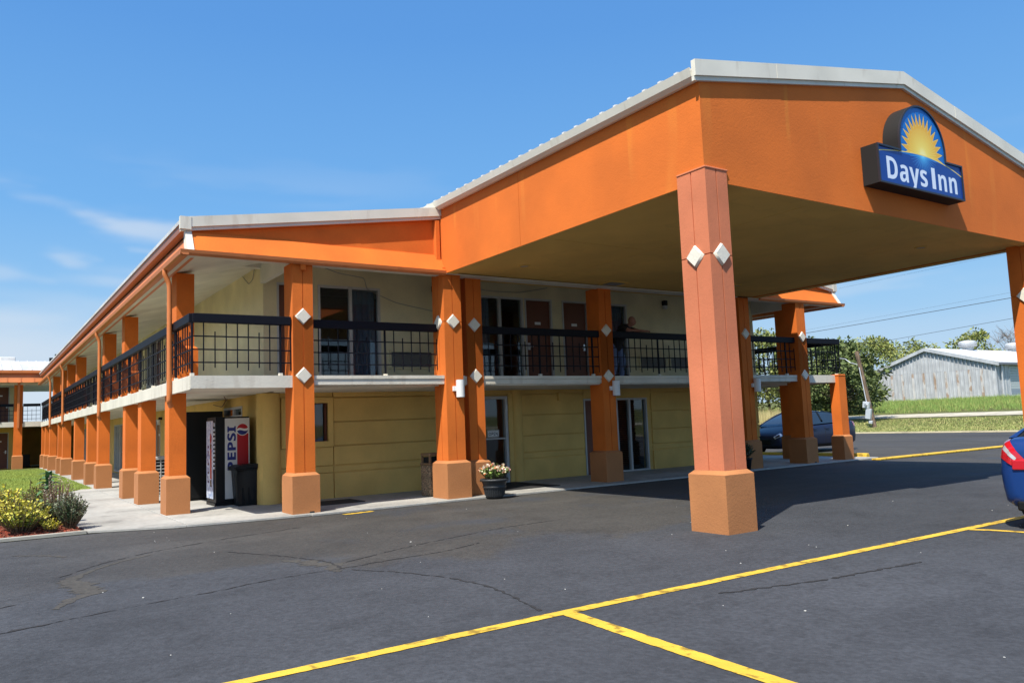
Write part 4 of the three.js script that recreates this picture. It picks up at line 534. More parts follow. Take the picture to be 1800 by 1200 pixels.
const leafMat = new THREE.MeshPhysicalMaterial({ color: 0xffffff, vertexColors: true, roughness: 0.65, side: THREE.DoubleSide, transmission: 0.25, thickness: 0 });
const leafFar = new THREE.MeshStandardMaterial({ color: 0xffffff, vertexColors: true, roughness: 0.8, side: THREE.DoubleSide });
function rawMesh(name, g, m, parent) { const off = new THREE.Vector3(); for (let p = parent; p && p !== scene; p = p.parent) off.add(p.position); g.translate(-off.x, -off.y, -off.z); const o = setShadow(new THREE.Mesh(g, m)); o.name = name; parent.add(o); return o; }
function shrub(name, label, category, x, z, o) { // stems from the ground, leaves along them
  const { h, r, stems = 40, leaves = 16, len = 0.06, wid = 0.03, cols, y0 = 0.1, tip = null, spread = 1, group, flower = null, stemMat = M(C(0.12, 0.09, 0.05)) } = o, R = rng(Math.round(x * 1000 + z * 77)), P = thing(name, label, category, [x, y0 - 0.05, z], group), pts = [], tips = [], st = [];
  for (let k = 0; k < stems; k++) { const a = R() * 6.283, q = Math.sqrt(R()) * spread, ex = x + Math.cos(a) * r * q, ez = z + Math.sin(a) * r * q, ey = y0 + h * (0.55 + 0.45 * R()) * (1 - 0.35 * q * q), bx = x + (ex - x) * 0.25, bz = z + (ez - z) * 0.25; st.push(bar([bx, y0 - 0.06, bz], [ex, ey, ez], 0.005, 4));
    for (let i = 0; i < leaves; i++) { const t = 0.2 + 0.8 * (i + R()) / leaves, px = bx + (ex - bx) * t, py = y0 + (ey - y0) * t, pz = bz + (ez - bz) * t, b = R() * 6.283, c = cols[(R() * cols.length) | 0], v = 0.75 + 0.5 * R(), tc = tip && t > 0.8 ? tip : c; pts.push([px, py, pz, Math.cos(b), 0.25 + 0.5 * R(), Math.sin(b), tc.map((q2) => q2 * v)]); }
    if (flower && R() < flower.p) tips.push([ex, ey, ez]); }
  mesh('stems', join(st), stemMat, P); rawMesh('foliage', leafGeo(pts, len, wid, R), leafMat, P);
  if (flower) { const fl = []; for (const [a, b, c] of tips) for (let i = 0; i < (flower.n || 6); i++) { const an = R() * 6.283; fl.push([a + (R() - 0.5) * 0.02, b + (flower.spike ? R() * flower.spike : 0), c + (R() - 0.5) * 0.02, Math.cos(an), 0.3 + R() * 0.5, Math.sin(an), flower.cols[(R() * flower.cols.length) | 0]]); } rawMesh('blossoms', leafGeo(fl, flower.len, flower.wid, R), leafMat, P); }
  return P;
}
const G1 = [[0.10, 0.17, 0.03], [0.07, 0.13, 0.025], [0.13, 0.20, 0.04]], YG = [[0.42, 0.42, 0.04], [0.30, 0.36, 0.04], [0.16, 0.24, 0.03]], DG = [[0.05, 0.09, 0.03], [0.07, 0.11, 0.045], [0.09, 0.13, 0.06]], YL = [[0.62, 0.55, 0.05], [0.50, 0.48, 0.05]];
shrub('shrub', 'yellow green rounded shrub at the front left edge of the flower bed', 'shrub', 0.62, -14.95, { h: 0.54, r: 0.42, stems: 120, leaves: 16, len: 0.055, wid: 0.034, cols: YG, tip: [0.62, 0.56, 0.06] });
shrub('shrub', 'yellow topped shrub cut by the left picture edge behind the front shrub', 'shrub', 0.42, -15.9, { h: 0.72, r: 0.36, stems: 80, leaves: 16, len: 0.06, wid: 0.035, cols: YG, tip: [0.68, 0.60, 0.06] });
shrub('flowering_shrub', 'tall dark green weedy shrub with reddish tips behind the yellow shrub', 'shrub', 0.88, -16.35, { h: 0.82, r: 0.22, stems: 36, leaves: 20, len: 0.06, wid: 0.022, cols: [[0.09, 0.15, 0.04], [0.13, 0.20, 0.05]], tip: [0.26, 0.19, 0.05] });
shrub('shrub', 'feathery grey green bush at the right end of the flower bed', 'shrub', 1.3, -14.98, { h: 0.58, r: 0.27, stems: 110, leaves: 20, len: 0.05, wid: 0.02, cols: [[0.12, 0.19, 0.07], [0.17, 0.23, 0.10], [0.08, 0.14, 0.05]], tip: [0.18, 0.21, 0.12] });
shrub('flowering_shrub', 'dusty pinkish brown flowering bush in the middle of the bed', 'shrub', 1.18, -15.55, { h: 0.78, r: 0.27, stems: 90, leaves: 12, len: 0.035, wid: 0.013, cols: [[0.26, 0.27, 0.12], [0.20, 0.24, 0.09]], flower: { p: 0.45, n: 10, spike: 0.12, len: 0.028, wid: 0.014, cols: [[0.44, 0.32, 0.26], [0.5, 0.38, 0.32], [0.32, 0.27, 0.18]] }, stemMat: M(C(0.22, 0.13, 0.08)) });
shrub('shrub', 'mid green leafy bush between the yellow shrub and pink bush', 'shrub', 0.98, -15.45, { h: 0.5, r: 0.32, stems: 90, leaves: 16, len: 0.05, wid: 0.028, cols: [[0.12, 0.19, 0.08], [0.09, 0.15, 0.06], [0.2, 0.26, 0.07]] });
shrub('small_plant', 'small bright yellow plant on the red mulch at the kerb', 'plant', 1.02, -14.78, { h: 0.2, r: 0.14, stems: 34, leaves: 9, len: 0.055, wid: 0.024, cols: YL, y0: 0.07 });
shrub('small_plant', 'small lime green plant in the middle of the mulch', 'plant', 0.86, -15.1, { h: 0.24, r: 0.12, stems: 24, leaves: 9, len: 0.05, wid: 0.028, cols: [[0.30, 0.42, 0.05], [0.22, 0.33, 0.05]] });
{ // broad-leaved plant
  const x = 1.08, z = -16.25, P = thing('broadleaf_plant', 'broad glossy leaved plant standing tall at the back of the bed', 'plant', [x, 0.06, z]), R = rng(71); mesh('stem', bar([x, 0.05, z], [x + 0.02, 0.72, z], 0.012, 6), M(C(0.1, 0.16, 0.05)), P);
  const lm = new THREE.MeshPhysicalMaterial({ color: C(0.11, 0.22, 0.09), roughness: 0.32, side: THREE.DoubleSide, transmission: 0.15, thickness: 0 });
  for (let k = 0; k < 20; k++) { const a = k * 2.4, y = 0.5 + 0.34 * k / 20, L = 0.26 - 0.06 * k / 20, g = new THREE.PlaneGeometry(L, 0.11, 8, 4), p = g.attributes.position; for (let i = 0; i < p.count; i++) { const t = p.getX(i) / L + 0.5, w = Math.sin(Math.PI * Math.min(1, 0.08 + t * 0.92)) ** 0.7, yy = p.getY(i); p.setXYZ(i, t * L, 0.10 * Math.sin(t * 2.2) - 0.12 * t * t + Math.abs(yy) * 0.5 * w, yy * w); } g.computeVertexNormals(); g.rotateZ(0.25 + 0.03 * k).rotateY(-a); rawMesh('leaf', g.translate(x, y, z), lm, P); } }
{ // planter with flowers
  const x = 8.58, z = -13.52, P = thing('flower_pot', 'black ribbed urn planter at the foot of the canopy column', 'planter', [x, 0.0, z]); const prof = [[0, 0.012], [0.165, 0.012], [0.165, 0.05], [0.185, 0.07], [0.215, 0.24], [0.235, 0.25], [0.235, 0.285], [0.222, 0.295], [0.25, 0.39], [0.285, 0.395], [0.29, 0.43], [0.27, 0.45], [0.245, 0.445], [0.235, 0.40], [0, 0.40]].map((p) => new THREE.Vector2(p[0], p[1] * 0.88));
  mesh('pot', new THREE.LatheGeometry(prof, 48).translate(x, 0, z), M(C(0.03, 0.033, 0.036), { rough: 0.5, bump: TX.stuccoB, bumpScale: 0.006 }), P); const ribs = []; for (let k = 0; k < 30; k++) { const a = k / 30 * 6.283; ribs.push(bar([x + Math.cos(a) * 0.190, 0.07, z + Math.sin(a) * 0.190], [x + Math.cos(a) * 0.216, 0.207, z + Math.sin(a) * 0.216], 0.008, 5)); } mesh('ribs', join(ribs), M(C(0.03, 0.033, 0.036), { rough: 0.5 }), P).userData.kind = 'stuff'; mesh('soil', cyl(x, 0.345, 0.362, z, 0.235), M(C(0.05, 0.035, 0.025)), P);
  shrub('flowering_plant', 'low plant with pink, white and orange blossoms growing in the urn planter', 'flowers', x, z, { h: 0.34, r: 0.29, stems: 110, leaves: 9, len: 0.055, wid: 0.035, cols: [[0.22, 0.34, 0.06], [0.3, 0.42, 0.08], [0.14, 0.24, 0.05]], y0: 0.37, flower: { p: 0.5, n: 7, len: 0.05, wid: 0.042, cols: [[0.8, 0.40, 0.38], [0.85, 0.72, 0.62], [0.88, 0.85, 0.72], [0.88, 0.86, 0.6], [0.85, 0.25, 0.06], [0.86, 0.8, 0.5]] } }); }
{ const x = 16.32, z = -13.75, P = thing('small_pot', 'dark flower pot in the shade behind the salmon column', 'planter', [x, 0.03, z]); mesh('pot', new THREE.LatheGeometry([[0, 0.042], [0.13, 0.042], [0.17, 0.3], [0.19, 0.3], [0.19, 0.34], [0.16, 0.33], [0, 0.32]].map((p) => new THREE.Vector2(...p)), 32).translate(x, 0, z), mat.black, P); shrub('potted_plant', 'dark green arching plant in the pot behind the salmon column', 'plant', x, z, { h: 0.42, r: 0.26, stems: 40, leaves: 14, len: 0.09, wid: 0.03, cols: DG, y0: 0.34 }); }
// lawn blades
{
  const blade = new THREE.BufferGeometry(); { const P = [], R = rng(12); for (let k = 0; k < 7; k++) { const a = R() * 6.283, x = (R() - 0.5) * 0.07, z = (R() - 0.5) * 0.07, h = 0.03 + 0.035 * R(), dx = Math.cos(a) * 0.006, dz = Math.sin(a) * 0.006, l = (R() - 0.5) * 0.03; P.push(x - dx, 0, z - dz, x + dx, 0, z + dz, x + l, h, z + l * 0.6); } blade.setAttribute('position', new THREE.Float32BufferAttribute(P, 3)); blade.computeVertexNormals(); }
  const N = 60000, R = rng(90), I = new THREE.InstancedMesh(blade, new THREE.MeshStandardMaterial({ color: 0xffffff, roughness: 0.8, side: THREE.DoubleSide }), N), m4 = new THREE.Matrix4(), q = new THREE.Quaternion(), col = new THREE.Color(); let n = 0;
  const edgeX = (z) => z > -17.3 ? -9 : z > -18.6 ? 0.84 : z > -21.6 ? mix(0.9, 1.08, (-18.6 - z) / 3) : z > -24.4 ? mix(1.1, 1.64, (-21.6 - z) / 2.8) : z > -26.4 ? mix(1.64, 2.5, (-24.4 - z) / 2) : 2.84;
  while (n < N) { const z = -17.25 - 30 * R() ** 1.4, x = edgeX(z) - 5 * R() ** 1.2; if (x > edgeX(z)) continue; const s = 0.7 + 0.7 * R(), p = nz2(x, z, 0.09, 44); m4.compose(new THREE.Vector3(x, 0.018, z), q.setFromAxisAngle(new THREE.Vector3(0, 1, 0), R() * 6.28), new THREE.Vector3(s, s, s)); I.setMatrixAt(n, m4); const v = 0.8 + 0.5 * R(); I.setColorAt(n, col.setRGB(mix(0.24, 0.40, p) * v, mix(0.36, 0.46, p) * v, 0.085 * v)); n++; }
  I.name = 'lawn_grass'; I.userData.kind = 'stuff'; setShadow(I); scene.add(I); tag(I, 'short mown green grass of the courtyard lawn', 'grass');
}

// ---------------------------------------------------------------- cars
const glassCar = new THREE.MeshPhysicalMaterial({ color: C(0.018, 0.024, 0.028), roughness: 0.06, clearcoat: 1, clearcoatRoughness: 0.03, side: THREE.DoubleSide });
function makeCar(name, label, x, z, ry, paintColor, group) {
  const paint = new THREE.MeshPhysicalMaterial({ color: paintColor, roughness: 0.45, metalness: 0.1, clearcoat: 0.3, clearcoatRoughness: 0.08, specularIntensity: 0.5, side: THREE.DoubleSide });
  const T = thing(name, label, 'car', [x, 0, z], group); T.rotation.y = ry;
  const add = (n, g, m, parent = T) => { const o = setShadow(new THREE.Mesh(clean(g), m)); o.name = n; parent.add(o); return o; };
  // stations: x, bottom, top, half width, how far the shoulder falls in
  const S = [[-2.23, 0.40, 0.80, 0.52], [-2.215, 0.33, 0.93, 0.66], [-2.15, 0.27, 1.02, 0.76], [-1.95, 0.23, 1.065, 0.84], [-1.6, 0.20, 1.06, 0.875], [-0.9, 0.19, 1.02, 0.89], [0, 0.19, 0.985, 0.89], [0.8, 0.19, 0.965, 0.885], [1.25, 0.19, 0.945, 0.875], [1.65, 0.20, 0.87, 0.85], [1.95, 0.21, 0.785, 0.79], [2.12, 0.23, 0.71, 0.71], [2.2, 0.28, 0.63, 0.60], [2.23, 0.34, 0.56, 0.46]];
  const curve = new THREE.CatmullRomCurve3(S.map((s) => new THREE.Vector3(s[0], s[1], s[2])), false, 'centripetal'), curveW = new THREE.CatmullRomCurve3(S.map((s) => new THREE.Vector3(s[0], s[3], 0)), false, 'centripetal');
  const ring = (b, t, w) => { const h = t - b; return [[0, b], [w * 0.55, b], [w * 0.84, b + 0.01], [w * 0.95, b + 0.07], [w * 0.985, b + 0.3 * h], [w, b + 0.52 * h], [w * 0.985, b + 0.72 * h], [w * 0.955, b + 0.86 * h], [w * 0.90, b + 0.955 * h], [w * 0.80, t], [w * 0.45, t + 0.025], [0, t + 0.035]]; };
  const surf = (u, v, off = 0) => { const a = curve.getPoint(u), w = curveW.getPoint(u).y, r = ring(a.y, a.z, w), n = r.length - 1, s = Math.sign(v) || 1, q = Math.abs(v) * n, i = Math.min(n - 1, Math.floor(q)), f = q - i; const yy = mix(r[i][1], r[i + 1][1], f), zz = mix(r[i][0], r[i + 1][0], f); const cy = (a.y + a.z) / 2, k = 1 + off / Math.max(0.3, Math.hypot(yy - cy, zz)); return [a.x + (u < 0.09 ? -off * 1.2 : u > 0.9 ? off * 1.2 : 0), cy + (yy - cy) * k, zz * k * s]; };
  const NU = 78, NV = 44, P = [], I = [];
  for (let i = 0; i <= NU; i++) for (let j = 0; j < NV; j++) { const v = j / NV * 2; P.push(...(v <= 1 ? surf(i / NU, Math.max(1e-6, v)) : surf(i / NU, -(2 - v)))); }
  for (let i = 0; i < NU; i++) for (let j = 0; j < NV; j++) { const a = i * NV + j, b = i * NV + (j + 1) % NV, c = a + NV, d = b + NV; I.push(a, b, c, b, d, c); }
  for (const e of [0, NU]) { const c = P.length / 3, ctr = curve.getPoint(e / NU); P.push(ctr.x, (ctr.y + ctr.z) / 2, 0); for (let j = 0; j < NV; j++) { const a = e * NV + j, b = e * NV + (j + 1) % NV; e ? I.push(a, b, c) : I.push(b, a, c); } }
  const bg = new THREE.BufferGeometry(); bg.setAttribute('position', new THREE.Float32BufferAttribute(P, 3)); bg.setIndex(I); bg.computeVertexNormals(); bg.setAttribute('uv', new THREE.Float32BufferAttribute(new Float32Array(P.length / 3 * 2), 2));
  const ev = new Evaluator(); let body = new Brush(bg, paint); body.updateMatrixWorld();
  const AX = [-1.32, 1.36]; for (const ax of AX) for (const s of [-1, 1]) { const c = new Brush(new THREE.CylinderGeometry(0.355, 0.355, 0.36, 32).rotateX(Math.PI / 2), paint); c.position.set(ax, 0.31, s * 0.80); c.updateMatrixWorld(); body = ev.evaluate(body, c, SUBTRACTION); }
  const bodyMesh = add('body', body.geometry, paint);
  // glasshouse
  const GS = [[-1.78, 1.06, 0.66], [-1.5, 1.19, 0.64], [-1.0, 1.37, 0.60], [-0.5, 1.435, 0.585], [0.0, 1.45, 0.585], [0.35, 1.425, 0.585], [0.75, 1.27, 0.62], [1.05, 1.12, 0.67], [1.32, 0.965, 0.72]];
  const gc = new THREE.CatmullRomCurve3(GS.map((s) => new THREE.Vector3(...s)), false, 'centripetal'), belt = (xx) => mix(1.05, 0.955, clamp((xx + 1.7) / 3));
  const gsurf = (u, v, off = 0) => { const a = gc.getPoint(u), bl = Math.min(belt(a.x) - 0.02, a.y - 0.005), top = a.y, wt = a.z, wb = 0.80, hh = clamp((top - bl) / 0.44), w1 = mix(wb, wt, hh); const R5 = [[wb + 0.0, bl], [mix(wb, w1, 0.5), mix(bl, top, 0.45)], [w1 + 0.01, mix(bl, top, 0.84)], [w1 * 0.93, mix(bl, top, 0.96)], [w1 * 0.6, top], [0, top + 0.012]], n = 5, q = Math.abs(v) * n, i = Math.min(n - 1, Math.floor(q)), f = q - i, s = Math.sign(v) || 1; const nx = v === 0 ? 0 : 1; return [a.x, mix(R5[i][1], R5[i + 1][1], f) + off * (Math.abs(v) > 0.55 ? 1 : 0.35), (mix(R5[i][0], R5[i + 1][0], f) + (Math.abs(v) < 0.7 ? off : 0)) * s]; };
  const patch = (fn, u0, u1, v0, v1, nu = 16, nv = 12, off = 0) => { const PP = [], II = []; for (let i = 0; i <= nu; i++) for (let j = 0; j <= nv; j++) PP.push(...fn(mix(u0, u1, i / nu), mix(v0, v1, j / nv), off)); for (let i = 0; i < nu; i++) for (let j = 0; j < nv; j++) { const a = i * (nv + 1) + j; II.push(a, a + 1, a + nv + 1, a + 1, a + nv + 2, a + nv + 1); } const g = new THREE.BufferGeometry(); g.setAttribute('position', new THREE.Float32BufferAttribute(PP, 3)); g.setIndex(II); g.computeVertexNormals(); return g; };
  const uAt = (cv, xx) => { let a = 0, b = 1; for (let k = 0; k < 30; k++) { const m = (a + b) / 2; cv.getPoint(m).x < xx ? (a = m) : (b = m); } return a; };
  const ua = uAt(gc, -1.02), ub = uAt(gc, 0.38);
  add('windscreen', patch(gsurf, ub, 1, -1, 1, 14, 30), glassCar); add('rear_window', patch(gsurf, 0, ua, -1, 1, 14, 30), glassCar);
  for (const s of [-1, 1]) add('side_window', patch(gsurf, uAt(gc, -1.45), uAt(gc, 1.0), s * 0.02, s * 0.6, 30, 6, 0.004), glassCar);
  for (const s of [-1, 1]) { add('pillar', patch(gsurf, 0, uAt(gc, -1.28), s * 0.0, s * 0.62, 8, 8, 0.012), paint); add('pillar', patch(gsurf, uAt(gc, -1.3), uAt(gc, -1.0), s * 0.35, s * 0.75, 8, 8, 0.012), paint); add('pillar', patch(gsurf, uAt(gc, -0.22), uAt(gc, -0.13), s * 0.0, s * 0.62, 4, 8, 0.012), mat.black); const ap = []; for (let k = 0; k <= 8; k++) ap.push(gsurf(uAt(gc, mix(1.28, 0.33, k / 8)), s * mix(0.45, 0.66, k / 8), 0.008)); add('pillar', tube(ap, 0.028, 8), paint); }
  add('roof', patch(gsurf, ua - 0.005, ub + 0.005, -1, 1, 18, 4, 0.014).clone(), paint); T.children[T.children.length - 1].geometry.dispose();
  { const g1 = patch(gsurf, ua, ub, 0.56, 1, 18, 8, 0.014), g2 = patch(gsurf, ua, ub, -0.56, -1, 18, 8, 0.014); T.children[T.children.length - 1].geometry = join([g1, g2]); }
  // wheels
  AX.forEach((ax) => { for (const s of [-1, 1]) { const w = part(T, 'wheel'); w.position.set(ax, 0.305, s * 0.775); const ty = new THREE.TorusGeometry(0.235, 0.075, 14, 40); ty.scale(1, 1, 1.35); add('tyre', ty, mat.rubber, w); const rim = [new THREE.CylinderGeometry(0.17, 0.17, 0.06, 32, 1, true).rotateX(Math.PI / 2).translate(0, 0, s * 0.04), new THREE.CylinderGeometry(0.045, 0.045, 0.05, 20).rotateX(Math.PI / 2).translate(0, 0, s * 0.06)]; for (let k = 0; k < 5; k++) rim.push(box(-0.022, 0.022, 0.03, 0.185, s * 0.045, s * 0.07).rotateZ(k * 1.2566)); add('rim', join(rim), M(C(0.5, 0.5, 0.52), { rough: 0.3, metal: 0.8 }), w); add('brake_disc', new THREE.CylinderGeometry(0.19, 0.19, 0.02, 28).rotateX(Math.PI / 2), mat.dark, w); } });
  // lamps, trim, mirrors, plates
  const red = new THREE.MeshPhysicalMaterial({ color: C(0.55, 0.01, 0.02), roughness: 0.12, clearcoat: 1, side: THREE.DoubleSide }), clear = new THREE.MeshPhysicalMaterial({ color: C(0.75, 0.75, 0.75), roughness: 0.1, metalness: 0.4, clearcoat: 1, side: THREE.DoubleSide }), lampIn = M(C(0.1, 0.1, 0.11), { rough: 0.15, metal: 0.6 });
  for (const s of [-1, 1]) { const tl = part(T, 'tail_lamp'); add('red_lens', patch(surf, 0.012, 0.23, s * 0.565, s * 0.80, 16, 12, 0.010), red, tl); add('clear_lens', patch(surf, 0.035, 0.155, s * 0.66, s * 0.72, 12, 8, 0.014), clear, tl); add('red_lens', rbox(-2.25, -2.21, 0.70, 0.82, s * 0.36, s * 0.60, 0.015, 2), red, tl); const hl = part(T, 'headlamp'); add('headlamp_lens', patch(surf, 0.80, 0.935, s * 0.60, s * 0.78, 14, 10, 0.008), clear, hl); add('headlamp_inner', patch(surf, 0.83, 0.91, s * 0.63, s * 0.74, 10, 8, 0.011), lampIn, hl);
    const mi = part(T, 'mirror'); add('mirror_shell', new THREE.SphereGeometry(0.1, 16, 12).scale(0.75, 0.6, 1).translate(0.82, 1.02, s * 0.97), paint, mi); add('mirror_arm', bar([0.86, 0.98, s * 0.82], [0.83, 1.0, s * 0.92], 0.02, 8), mat.black, mi);
    for (const dx of [-0.28, 0.42]) add('door_handle', rbox(dx - 0.09, dx + 0.09, 0.815, 0.845, s * 0.875, s * 0.905, 0.012, 1), paint);
    add('sill', patch(surf, 0.3, 0.72, s * 0.22, s * 0.30, 16, 3, 0.004), mat.black);
    for (const dx of [-0.95, -0.17, 0.98]) { const pp = []; for (let k = 0; k <= 8; k++) { pp.push(surf(uAt(curve, dx), s * mix(0.3, 0.76, k / 8), 0.001)); } add('door_seam', tube(pp, 0.006, 4), mat.dark); } }
  add('front_grille', rbox(2.16, 2.262, 0.36, 0.56, -0.42, 0.42, 0.03, 2), mat.black); add('licence_plate', rbox(-2.255, -2.232, 0.50, 0.62, -0.16, 0.16, 0.006, 1), mat.plasticWhite); add('rear_diffuser', rbox(-2.22, -2.0, 0.22, 0.34, -0.6, 0.6, 0.03, 2), mat.black); add('badge', rbox(-2.252, -2.235, 0.86, 0.91, -0.05, 0.05, 0.008, 1), mat.steel); add('exhaust', bar([-2.2, 0.24, 0.45], [-2.0, 0.25, 0.45], 0.03, 12), mat.steel);
  return T;
}
makeCar('parked_car', 'dark navy sedan parked nose-in beside the right end of the motel', 24.75, -18.22, Math.PI, C(0.012, 0.018, 0.045));
makeCar('parked_car', 'bright blue sedan cut off by the right picture edge, rear toward camera', 12.42, -4.02, 0, C(0.008, 0.045, 0.19));
// ---------------------------------------------------------------- wheel stops, painted kerb
const stopGeo = (() => { const s = new THREE.Shape([[-0.09, 0], [0.09, 0], [0.065, 0.09], [0.045, 0.11], [-0.045, 0.11], [-0.065, 0.09]].map((p) => new THREE.Vector2(...p))); const g = new THREE.ExtrudeGeometry(s, { depth: 1.7, bevelEnabled: true, bevelSize: 0.02, bevelThickness: 0.04, bevelSegments: 2 }); return g.translate(0, 0.003, -0.85); })();
for (const [x, z, l] of [[22.35, -17.75, 'yellow concrete wheel stop under the nose of the navy sedan'], [22.35, -15.05, 'yellow concrete wheel stop in the empty bay beside the corner column']]) { const o = mesh('wheel_stop', stopGeo.clone().translate(x, 0, z), mat.yellowPaint); tag(o, l, 'wheel stop', 'yellow wheel stops along the side walk'); }
{ const K = thing('painted_kerb', 'long low yellow painted concrete kerb dividing the lot at right', 'kerb', [21.2, 0, -13.2]); for (let k = 0; k < 7; k++) mesh('kerb_stone', rbox(21.2 + k * 2.4, 21.2 + k * 2.4 + 2.385, 0.002, 0.055, -13.34 + 0.02 * k, -13.06 + 0.02 * k, 0.02, 2), mat.yellowPaint, K); }
// ---------------------------------------------------------------- rear wing of the motel, closing the courtyard
{
  const B = thing('rear_motel_wing', 'far two storey motel wing with white seamed roof behind the lawn', 'motel', [-5, 0, -54]), zs = -50.95, zw = -53.2, xa = -14, xb = 3.0;
  const doors = []; for (let x = 1.55; x > xa; x -= 3.1) doors.push(x);
  for (const [y, top, m] of [[0.02, 2.02, mat.yellow], [FL + 0.1, 4.6, mat.cream]]) { mesh('front_wall', wall('z', zw - 0.2, zw, xa, 2.05, y - 0.02, y < 1 ? FL : 5.2, doors.flatMap((x) => [[x - 0.85, x, y, top], [x - 2.5, x - 0.95, y + 0.1, top]])), m, B); for (const x of doors) { doorUnit(B, 'f', zw, x - 0.85, x, y, top); windowUnit(B, 'f', zw, x - 2.5, x - 0.95, y + 0.1, top, { curtains: [[x - 2.4, x - 1.1]] }); } }
  mesh('end_wall', box(2.05, 2.2, 0, 5.2, zw - 7, zw), mat.cream, B); mesh('back_wall', box(xa, 2.2, 0, 5.2, zw - 7.2, zw - 7), mat.cream, B);
  mesh('breezeway_wall', box(4.9, 5.05, 0, 2.4, -58, -50.35), mat.yellow, B); mesh('breezeway_wall', box(2.2, 4.9, 0.0, 2.4, -58, -57.8), mat.yellow, B);
  mesh('gallery_slab', box(xa, 5.0, 2.28, FL + 0.08, zw - 5, zs), mat.slab, B); mesh('ceiling', box(xa, 4.85, 4.55, 4.66, -58, zs + 0.1), mat.ceiling, B);
  mesh('fascia', prism('x', [[zs + 0.42, 4.68], [zs + 0.25, 5.18], [zs + 0.1, 5.18], [zs + 0.1, 4.68]], xa, 2.98), mat.orangeMetal, B); mesh('gutter', box(xa, 2.9, 5.18, 5.32, zs + 0.12, zs + 0.42), mat.orangeMetal, B); for (let x = 2.6; x > xa; x -= 0.62) mesh('fascia_board', prism('x', [[zs + 0.46, 4.66], [zs + 0.37, 4.92], [zs + 0.33, 4.92], [zs + 0.42, 4.66]], x - 0.55, x), mat.orangeMetal, B);
  mesh('roof_slope', prism('x', [[zs + 0.4, 5.33], [zw - 2.6, 6.27], [zw - 2.6, 6.21], [zs + 0.4, 5.27]], xa, 4.6), mat.roof, B); mesh('roof_slope', prism('x', [[zw - 7.6, 5.33], [zw - 7.6, 5.27], [zw - 2.6, 6.21], [zw - 2.6, 6.27]], xa, 4.6), mat.roof, B); for (let x = 4.3; x > xa; x -= 0.46) mesh('roof_seam', prism('x', [[zs + 0.39, 5.335], [zw - 2.6, 6.275], [zw - 2.6, 6.315], [zs + 0.39, 5.375]], x, x + 0.03), mat.roof, B);
  for (const x of [1.9, -2.2, -6.3, -10.4]) { column(B, x, zs - 0.22, 0, 4.68, { faces: '', diamonds: [], w: 0.4 }); mesh('downspout', rbox(x - 0.06, x + 0.06, 2.2, 4.7, zs + 0.03, zs + 0.14, 0.02, 1), mat.orangeMetal, B); }
  for (const [a, b] of [[-2, 1.68], [2.12, 2.94]]) railing(B, 'x', a, b, zs, true);
  mesh('utility_box', rbox(2.25, 2.6, 0.05, 0.75, -53.6, -53.2, 0.02, 1), mat.black, B); mesh('roof_vent', join([cyl(4.0, 6.1, 6.75, -56.2, 0.06), cyl(3.75, 6.1, 6.5, -56.0, 0.12)]), mat.black, B); mesh('roof_unit', rbox(1.1, 1.9, 6.15, 6.55, -56.9, -56.2, 0.05, 1), mat.roof, B);
}
